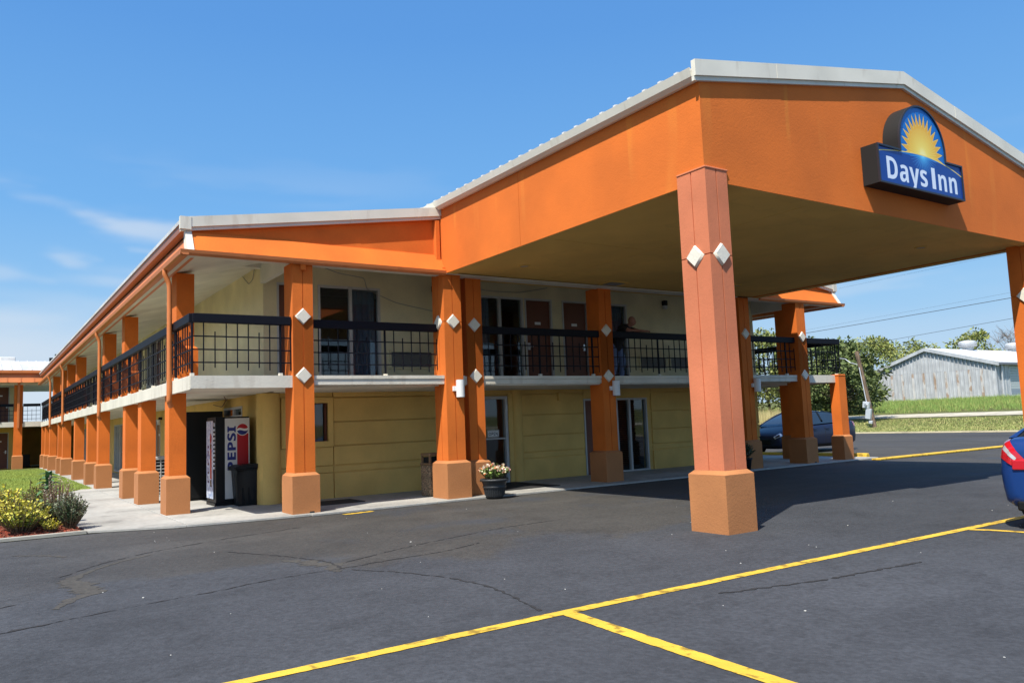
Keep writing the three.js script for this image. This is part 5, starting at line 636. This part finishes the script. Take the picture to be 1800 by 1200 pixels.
// ---------------------------------------------------------------- person leaning on the balcony rail
{
  const P = thing('person', 'person in black shirt and blue jeans leaning on the balcony rail', 'person', [13.0, FL, -14.68]);
  const J = [ // a, b, ra, rb, colour
    [[12.90, 3.22, -14.680], [12.90, 2.86, -14.620], 0.098, 0.075, 1], [[12.90, 2.86, -14.620], [12.88, 2.55, -14.700], 0.073, 0.06, 1], [[13.08, 3.22, -14.680], [13.14, 2.86, -14.630], 0.098, 0.075, 1], [[13.14, 2.86, -14.630], [13.16, 2.55, -14.710], 0.073, 0.06, 1],
    [[12.88, 2.51, -14.710], [12.95, 2.505, -14.580], 0.038, 0.034, 3], [[13.16, 2.51, -14.720], [13.25, 2.505, -14.600], 0.038, 0.034, 3],
    [[12.99, 3.24, -14.680], [13.02, 3.40, -14.640], 0.15, 0.155, 0], [[13.02, 3.40, -14.640], [13.12, 3.62, -14.480], 0.155, 0.148, 0], [[12.96, 3.64, -14.430], [13.28, 3.64, -14.510], 0.078, 0.078, 0],
    [[13.14, 3.66, -14.450], [13.2, 3.73, -14.380], 0.062, 0.056, 2],
    [[12.95, 3.65, -14.420], [12.97, 3.605, -14.270], 0.068, 0.056, 0], [[12.97, 3.605, -14.270], [12.99, 3.58, -14.210], 0.046, 0.042, 2], [[12.99, 3.58, -14.210], [13.22, 3.572, -14.180], 0.040, 0.027, 2],
    [[13.28, 3.65, -14.490], [13.30, 3.60, -14.330], 0.066, 0.054, 0], [[13.30, 3.60, -14.330], [13.30, 3.58, -14.240], 0.045, 0.042, 2], [[13.30, 3.58, -14.240], [13.50, 3.568, -14.180], 0.040, 0.026, 2]];
  const cols = [[0.012, 0.012, 0.014], [0.15, 0.22, 0.40], [0.30, 0.135, 0.085], [0.03, 0.025, 0.02]];
  const cap = (p, a, b, ra, rb) => { const ax = b[0] - a[0], ay = b[1] - a[1], az = b[2] - a[2], px = p[0] - a[0], py = p[1] - a[1], pz = p[2] - a[2], t = clamp((px * ax + py * ay + pz * az) / (ax * ax + ay * ay + az * az)); return Math.hypot(px - ax * t, py - ay * t, pz - az * t) - mix(ra, rb, t); };
  const smin = (a, b, k) => { const h = clamp(0.5 + 0.5 * (b - a) / k); return mix(b, a, h) - k * h * (1 - h); };
  const polygon = (bones, c, half, res, k, colour) => {
    const mc = new MarchingCubes(res, new THREE.MeshBasicMaterial(), false, false, 60000); mc.isolation = 0; const f = mc.field, h2 = res / 2;
    for (let zI = 0; zI < res; zI++) for (let yI = 0; yI < res; yI++) for (let xI = 0; xI < res; xI++) { const p = [c[0] + (xI - h2) / h2 * half, c[1] + (yI - h2) / h2 * half, c[2] + (zI - h2) / h2 * half]; let d = 9; for (const b of bones) d = smin(d, typeof b === 'function' ? b(p) : cap(p, b[0], b[1], b[2], b[3]), k); f[zI * res * res + yI * res + xI] = -d; }
    mc.update(); const n = mc.count, pos = mc.positionArray.slice(0, n * 3), g = new THREE.BufferGeometry(), col = new Float32Array(n * 3);
    for (let i = 0; i < n; i++) { for (let a = 0; a < 3; a++) pos[i * 3 + a] = c[a] + pos[i * 3 + a] * half; const p = [pos[i * 3], pos[i * 3 + 1], pos[i * 3 + 2]]; col.set(colour(p), i * 3); }
    g.setAttribute('position', new THREE.BufferAttribute(pos, 3)); g.setAttribute('normal', new THREE.BufferAttribute(mc.normalArray.slice(0, n * 3), 3)); g.setAttribute('color', new THREE.BufferAttribute(col, 3)); g.computeVertexNormals(); return g;
  };
  const nearest = (p) => { let best = 9, c = 0; for (const b of J) { const d = cap(p, b[0], b[1], b[2], b[3]); if (d < best) { best = d; c = b[4]; } } return cols[c]; };
  const bodyG = polygon(J, [13.2, 3.15, -14.48], 0.82, 112, 0.03, nearest);
  // head: turned toward the lot, with brow, nose, ears, jaw
  const hc = [13.23, 3.83, -14.33], ell = (c, r) => (p) => { const q = Math.hypot((p[0] - c[0]) / r[0], (p[1] - c[1]) / r[1], (p[2] - c[2]) / r[2]); return (q - 1) * Math.min(...r); }, fw = [0.5, -0.2, 0.84];
  const at = (f, u, s) => [hc[0] + fw[0] * f + fw[2] * s, hc[1] + u + fw[1] * f, hc[2] + fw[2] * f - fw[0] * s];
  const headG = polygon([ell(hc, [0.085, 0.108, 0.092]), ell(at(0.03, -0.055, 0), [0.06, 0.06, 0.06]), [at(0.085, 0.01, 0), at(0.105, -0.022, 0), 0.009, 0.014], [at(0.075, 0.028, -0.035), at(0.075, 0.028, 0.035), 0.012, 0.012], [at(0.0, -0.01, 0.088), at(-0.015, 0.02, 0.09), 0.012, 0.016], [at(0.0, -0.01, -0.088), at(-0.015, 0.02, -0.09), 0.012, 0.016], [at(0.085, -0.058, -0.02), at(0.085, -0.058, 0.02), 0.008, 0.008], [at(-0.01, -0.08, 0), [13.18, 3.71, -14.40], 0.056, 0.062]], [hc[0], hc[1] - 0.02, hc[2]], 0.17, 64, 0.02, () => cols[2]);
  const hands = []; for (const [w, dir] of [[[13.22, 3.570, -14.18], [1, -0.05, 0.12]], [[13.50, 3.566, -14.18], [1, -0.02, 0.2]]]) { const b = [[w, [w[0] + 0.07 * dir[0], w[1], w[2] + 0.02], 0.026, 0.026]]; for (let k = 0; k < 4; k++) { const o = (k - 1.5) * 0.019, L = [0.05, 0.06, 0.056, 0.042][k], a = [w[0] + 0.075, w[1] - 0.002, w[2] + 0.02 + o], m = [a[0] + L * 0.6, a[1] + 0.003, a[2] + 0.006], e = [m[0] + L * 0.5, a[1] - 0.022, m[2] + 0.004]; b.push([a, m, 0.0095, 0.009], [m, e, 0.009, 0.0075]); } b.push([[w[0] + 0.02, w[1] + 0.01, w[2] - 0.015], [w[0] + 0.06, w[1] + 0.018, w[2] - 0.05], 0.012, 0.010], [[w[0] + 0.06, w[1] + 0.018, w[2] - 0.05], [w[0] + 0.09, w[1] + 0.01, w[2] - 0.055], 0.010, 0.008]); hands.push(polygon(b, [w[0] + 0.06, w[1], w[2] + 0.0], 0.14, 64, 0.006, () => cols[2])); }
  const strip = (g) => { for (const k of Object.keys(g.attributes)) if (!['position', 'normal', 'color'].includes(k)) g.deleteAttribute(k); return g; };
  rawMesh('body', mergeGeometries([bodyG, headG, ...hands].map(strip)), new THREE.MeshStandardMaterial({ color: 0xffffff, vertexColors: true, roughness: 0.75 }), P);
  mesh('eyes', join([-1, 1].map((s) => new THREE.SphereGeometry(0.011, 12, 8).translate(...at(0.078, 0.008, s * 0.031)))), M(C(0.02, 0.015, 0.012), { rough: 0.2 }), P);
  mesh('belt', new THREE.TorusGeometry(0.146, 0.014, 8, 32).rotateX(Math.PI / 2).rotateZ(0.05).translate(12.99, 3.25, -14.68), mat.black, P);
}

// ---------------------------------------------------------------- beyond the lot: pole, shed, trees, wires, rough grass
{
  const bx = 53, bz = -32.85, by = rise(53) - 0.05, tx = 53.0, ty = 5.58, tz = -33.8, P = thing('utility_pole', 'leaning grey wooden meter pole standing on the grass beyond the lot', 'pole', [bx, by, bz]);
  const wp = M(C(0.30, 0.22, 0.16), { map: TX.wood, rough: 0.95 }); mesh('pole', bar([bx, by - 0.1, bz], [tx, ty, tz], 0.15, 14), wp, P);
  const at = (t) => [mix(bx, tx, t), mix(by, ty, t), mix(bz, tz, t)]; const box3 = (t0, t1, w, d, m, n) => { const a = at((t0 + t1) / 2); mesh(n, rbox(-d - 0.16, -0.12, -(t1 - t0) * 2.8, (t1 - t0) * 2.8, -w, w, 0.03, 1).rotateX(0.17).translate(a[0], a[1], a[2] - 0.1), m, P); };
  const galv = M(C(0.62, 0.66, 0.7), { rough: 0.4, metal: 0.3 }); box3(0.26, 0.34, 0.24, 0.18, galv, 'meter_box'); box3(0.12, 0.25, 0.20, 0.16, galv, 'breaker_box'); box3(0.06, 0.10, 0.13, 0.1, galv, 'outlet_box'); { const a = at(0.30); mesh('meter_dial', new THREE.CylinderGeometry(0.09, 0.1, 0.12, 20).rotateZ(Math.PI / 2).translate(a[0] - 0.4, a[1], a[2] - 0.05), mat.steel, P); } mesh('conduit', bar([bx - 0.17, 1.9, bz - 0.4], [tx - 0.15, 4.4, tz + 0.2], 0.03, 8), galv, P); mesh('service_hook', tube([[tx - 0.1, 4.6, tz + 0.1], [tx - 0.1, 4.8, tz - 0.5], [tx - 0.1, 5.1, tz - 0.9], [tx - 0.1, 5.2, tz - 1.4]], 0.025, 6), galv, P);
}
{
  const X = 85, za = -51.9, zb = -39.1, y0 = 1.7, ye = 5.5, yr = 7.5, zr = -46.1, L = 34, S = thing('metal_shed', 'long pale metal shed with rust streaked gable end beyond the grass', 'shed', [X, y0, zr]);
  const clean0 = M(C(0.66, 0.69, 0.70), { map: TX.metal, rough: 0.5, metal: 0.2 }), rusty = M(C(0.66, 0.66, 0.65), { map: TX.rust, rough: 0.65, metal: 0.1 }), roofM = M(C(0.84, 0.84, 0.82), { map: TX.metal, rough: 0.5 });
  const top = (z) => z < zr ? mix(ye, yr, (z - za) / (zr - za)) : mix(yr, ye, (z - zr) / (zb - zr)), n = 32, dz = (zb - za) / n;
  for (let k = 0; k < n; k++) { const a = za + k * dz, b = a + dz, m = k % 3 === 1 && k > 2 && k < 29 ? rusty : clean0; mesh('wall_sheet', prism('x', [[a, y0], [b - 0.05, y0], [b - 0.05, 4.95], [a, 4.95]], X, X + 0.04), m, S); mesh('wall_sheet', prism('x', [[a, 4.97], [b - 0.05, 4.97], [b - 0.05, Math.max(4.98, top(b) - 0.05)], [a, Math.max(4.98, top(a) - 0.05)]], X - 0.01, X + 0.03), clean0, S); mesh('sheet_rib', prism('x', [[b - 0.07, y0], [b + 0.0, y0], [b, top(b) - 0.08], [b - 0.07, top(b - 0.07) - 0.08]], X - 0.15, X + 0.02), clean0, S); }
  mesh('inner_wall', prism('x', [[za, y0], [zb, y0], [zb, ye - 0.1], [zr, yr - 0.1], [za, ye - 0.1]], X + 0.06, X + 0.1), clean0, S);
  const nx = 40; for (let k = 0; k < nx; k++) { const a = X + k * L / nx, b = a + L / nx; if (a > X + 2.3 && b < X + 8.2) continue; mesh('wall_sheet', box(a, b - 0.08, y0, ye, zb - 0.03, zb), clean0, S); mesh('sheet_rib', box(b - 0.09, b, y0, ye, zb - 0.02, zb + 0.05), clean0, S); } mesh('back_wall', box(X, X + L, y0, ye, za, za + 0.05), clean0, S);
  { const d = part(S, 'roller_door'); for (let k = 0; k < 12; k++) mesh('door_slat', rbox(X + 2.6, X + 8.0, y0 + 0.3 + k * 0.265, y0 + 0.3 + k * 0.265 + 0.25, zb - 0.12, zb - 0.05, 0.02, 1), k === 1 || k === 2 ? M(C(0.3, 0.36, 0.42), { rough: 0.5 }) : M(C(0.5, 0.56, 0.56), { rough: 0.5 }), d); mesh('door_frame', join([box(X + 2.2, X + 2.6, y0, y0 + 3.55, zb - 0.1, zb + 0.02), box(X + 8.0, X + 8.4, y0, y0 + 3.55, zb - 0.1, zb + 0.02), box(X + 2.6, X + 8.0, y0, y0 + 0.3, zb - 0.1, zb + 0.02), box(X + 2.6, X + 8, y0 + 3.5, ye, zb - 0.1, zb + 0.02)]), clean0, d); }
  mesh('roof_slope', prism('x', [[za - 0.4, ye - 0.1], [zr, yr], [zr, yr + 0.12], [za - 0.4, ye + 0.02]], X - 0.3, X + L), roofM, S); mesh('roof_slope', prism('x', [[zr, yr], [zb + 0.4, ye - 0.1], [zb + 0.4, ye + 0.02], [zr, yr + 0.12]], X - 0.3, X + L), roofM, S);
  mesh('rake_trim', join([prism('x', [[za - 0.42, ye - 0.35], [zr, yr - 0.22], [zr, yr + 0.13], [za - 0.42, ye + 0.03]], X - 0.36, X - 0.3), prism('x', [[zr, yr - 0.22], [zb + 0.42, ye - 0.35], [zb + 0.42, ye + 0.03], [zr, yr + 0.13]], X - 0.36, X - 0.3)]), clean0, S);
  mesh('gutter', box(X - 0.3, X + L, ye - 0.25, ye - 0.05, zb + 0.3, zb + 0.45), M(C(0.16, 0.17, 0.2), { rough: 0.5 }), S); mesh('downspout', bar([X + 0.6, y0, zb + 0.2], [X + 0.6, ye - 0.1, zb + 0.2], 0.09, 8), clean0, S);
  for (const dx of [9, 20]) { const v = part(S, 'roof_ventilator'); mesh('vent_throat', cyl(X + dx, yr - 0.2, yr + 0.5, zr, 0.55), clean0, v); mesh('vent_hood', new THREE.LatheGeometry([[0.5, 0.4], [0.95, 0.45], [0.95, 0.95], [0.75, 1.1], [0, 1.2]].map((p) => new THREE.Vector2(...p)), 28).translate(X + dx, yr, zr), clean0, v); }
}
function tree(name, label, x, z, H, rx, o = {}) {
  const { y = rise(x) - 0.1, trunkH = 0.3, leaf = 0.34, n = 4200, cols = [[0.19, 0.23, 0.06], [0.24, 0.27, 0.075], [0.13, 0.17, 0.045], [0.30, 0.32, 0.10]], clumps = 46, group = 'trees beyond the lot', tr = 0.16, bare = false, bottom = 0.18, rz = rx } = o, R = rng(Math.round(x * 31 + z * 17 + H * 101)), T = thing(name, label, 'tree', [x, y, z], group), bark = M(C(0.10, 0.08, 0.06), { map: TX.wood, rough: 1 });
  const wood = [], cl = [], top = y + H; const spine = [[x, y - 0.2, z], [x + (R() - 0.5) * 0.4, y + H * 0.35, z + (R() - 0.5) * 0.4], [x + (R() - 0.5) * 0.8, y + H * 0.7, z + (R() - 0.5) * 0.8], [x, y + H * 0.9, z]];
  for (let i = 0; i < 3; i++) { const g = new THREE.CylinderGeometry(tr * (1 - (i + 1) * 0.28), tr * (1 - i * 0.28), 1, 8); const a = new THREE.Vector3(...spine[i]), b = new THREE.Vector3(...spine[i + 1]), d = b.clone().sub(a); g.scale(1, d.length(), 1).applyQuaternion(new THREE.Quaternion().setFromUnitVectors(new THREE.Vector3(0, 1, 0), d.clone().normalize())).translate((a.x + b.x) / 2, (a.y + b.y) / 2, (a.z + b.z) / 2); wood.push(g); }
  for (let k = 0; k < clumps; k++) { const t = R(), hy = bottom + (1 - bottom) * t, prof = Math.pow(Math.sin(Math.PI * clamp(0.12 + 0.86 * t)), 0.65), a = R() * 6.283, q = prof * Math.sqrt(0.25 + 0.75 * R()), c = [x + Math.cos(a) * rx * q, y + H * hy * (0.95 + 0.05 * R()), z + Math.sin(a) * rz * q, (0.16 + 0.14 * R()) * rx]; cl.push(c); wood.push(bar([x + (c[0] - x) * 0.08, Math.min(c[1] - 0.2, y + H * Math.max(trunkH, hy - 0.22)), z + (c[2] - z) * 0.08], c.slice(0, 3), bare ? 0.02 : 0.035, 4)); }
  mesh('trunk', join(wood), bark, T);
  const pts = []; if (bare) { const tw = []; for (const c of cl) for (let i = 0; i < 14; i++) { const a = R() * 6.28; tw.push(bar([c[0], c[1] - 0.4, c[2]], [c[0] + Math.cos(a) * c[3] * 1.6, c[1] + c[3] * (0.3 + 1.4 * R()), c[2] + Math.sin(a) * c[3] * 1.6], 0.014, 3)); } mesh('twigs', join(tw), M(C(0.22, 0.19, 0.17)), T); return T; }
  for (let i = 0; i < n; i++) { const c = cl[(R() * cl.length) | 0], u = R() * 2 - 1, a = R() * 6.283, s = Math.sqrt(1 - u * u), rr = c[3] * Math.pow(R(), 0.4), v = 0.7 + 0.6 * R(), cc = cols[(R() * cols.length) | 0]; pts.push([c[0] + Math.cos(a) * s * rr, c[1] + u * rr * 0.8, c[2] + Math.sin(a) * s * rr, Math.cos(a) * s + (R() - 0.5), u * 0.5 + (R() - 0.6), Math.sin(a) * s + (R() - 0.5), cc.map((q) => q * v)]); }
  rawMesh('crown', leafGeo(pts, leaf, leaf * 0.55, R), leafFar, T); return T;
}
const DKG = [[0.10, 0.14, 0.04], [0.13, 0.165, 0.05], [0.08, 0.115, 0.035]], YGT = [[0.24, 0.27, 0.07], [0.18, 0.23, 0.055], [0.28, 0.29, 0.08]];
tree('shade_tree', 'dark spreading tree behind the navy sedan, seen under the gallery slab', 58, -38.5, 6.6, 3.3, { bottom: 0.2, cols: DKG, n: 6000 });
tree('shade_tree', 'loose tree rising behind the right end of the balcony', 66, -52, 8.6, 4.0, { n: 5200 });
tree('shade_tree', 'tree seen through the open end of the upper gallery', 62, -54.5, 9.0, 3.4, { n: 4200, cols: YGT });
tree('shade_tree', 'broad bushy tree behind the leaning pole', 67, -44.2, 6.2, 3.1, { bottom: 0.04, n: 6500 });
tree('shade_tree', 'bushy tree touching the left corner of the metal shed', 80, -55.2, 6.8, 3.0, { bottom: 0.03, n: 5600, cols: [...DKG, [0.12, 0.17, 0.04]] });
tree('shade_tree', 'round light green tree above the left slope of the shed roof', 92, -57, 8.2, 4.6, { n: 5200, cols: YGT });
tree('shade_tree', 'tree top right of the light green one, over the shed roof slope', 99, -54.5, 7.8, 4.2, { n: 4600 });
tree('shade_tree', 'dark tree left of the broad tree, behind the right balcony corner', 74, -53.6, 7.8, 3.8, { bottom: 0.05, n: 5200, cols: DKG });
tree('shade_tree', 'yellowish tree top showing beside the first roof ventilator', 128, -62, 10.4, 4.2, { n: 3600, cols: YGT, leaf: 0.5 });
tree('bare_tree', 'grey leafless tree between the two roof ventilators', 135, -60, 10.4, 4.0, { bare: true, clumps: 40 });
tree('shade_tree', 'dark green tree above the shed beside the right canopy column', 122, -46, 12.0, 5.5, { n: 5200, cols: [[0.05, 0.085, 0.045], [0.08, 0.12, 0.06]], leaf: 0.5 });
tree('shade_tree', 'tree partly hidden by the wall end at the far side of the lot', 70, -61, 7.5, 4.2, { bottom: 0.05, n: 5200 });
// rough dry grass behind the sedan and taller weeds along the shed
{
  const mk = (name, label, n, place, colf, h) => { const blade = new THREE.BufferGeometry(), P = [], R = rng(13); for (let k = 0; k < 9; k++) { const a = R() * 6.283, x = (R() - 0.5) * 0.5, z = (R() - 0.5) * 0.5, hh = 0.5 + 0.6 * R(), dx = Math.cos(a) * 0.02, dz = Math.sin(a) * 0.02, l = (R() - 0.5) * 0.4; P.push(x - dx, 0, z - dz, x + dx, 0, z + dz, x + l, hh, z + l * 0.6); } blade.setAttribute('position', new THREE.Float32BufferAttribute(P, 3)); blade.computeVertexNormals(); const I = new THREE.InstancedMesh(blade, new THREE.MeshStandardMaterial({ color: 0xffffff, roughness: 0.9, side: THREE.DoubleSide }), n), m4 = new THREE.Matrix4(), q = new THREE.Quaternion(), c = new THREE.Color(), R2 = rng(name.length * 7 + n); for (let i = 0; i < n; i++) { const [x, z] = place(R2), s = h * (0.6 + 0.8 * R2()); m4.compose(new THREE.Vector3(x, rise(x) - 0.02, z), q.setFromAxisAngle(new THREE.Vector3(0, 1, 0), R2() * 6.28), new THREE.Vector3(1, s, 1)); I.setMatrixAt(i, m4); const v = 0.75 + 0.5 * R2(); const cc = colf(R2); I.setColorAt(i, c.setRGB(cc[0] * v, cc[1] * v, cc[2] * v)); } I.name = name; I.userData.kind = 'stuff'; setShadow(I); scene.add(I); tag(I, label, 'grass'); };
  mk('dry_grass', 'tall straw coloured grass behind the navy sedan', 2600, (R) => [54 + 5 * R(), -50 + 9 * R()], () => [0.50, 0.43, 0.2], 1.3);
  mk('weeds', 'rough green weeds along the foot of the metal shed', 9000, (R) => [66 + 18 * R() ** 0.6, -62 + 44 * R()], (R) => R() < 0.2 ? [0.36, 0.38, 0.12] : [0.22, 0.33, 0.08], 0.45);
  mk('meadow_grass', 'mown green grass between the lot and the gravel path', 16000, (R) => [44.2 + 15 * R(), -60 + 50 * R()], (R) => R() < 0.4 ? [0.42, 0.38, 0.15] : [0.26, 0.31, 0.09], 0.13);
}
// overhead wires, spanning from poles outside the picture
const wireM = M(C(0.05, 0.05, 0.055), { rough: 0.6 });
for (const [a, b, r, l] of [[[62, 7.8, -70], [62, 9.8, -8], 0.022, 'thickest dark overhead wire crossing the sky above the shed'], [[66, 5.7, -70], [66, 9.3, -8], 0.016, 'lowest thin overhead wire just above the tree tops'], [[60, 11.0, -70], [60, 12.6, -8], 0.006, 'highest faint overhead wire under the canopy edge'], [[64, 8.2, -70], [64, 10.6, -8], 0.006, 'faint thin overhead wire just above the thickest one']]) { const p = []; for (let k = -2; k <= 4; k++) for (let i = 0; i < 12; i++) { const t = i / 12, u = (k + t); p.push([mix(a[0], b[0], u), mix(a[1], b[1], clamp(u, 0, 1)) - t * (1 - t), mix(a[2], b[2], u)]); } tag(mesh('overhead_wire', tube(p, r, 5, 220), wireM), l, 'wire', 'overhead wires'); }
renderer.render(scene, camera);
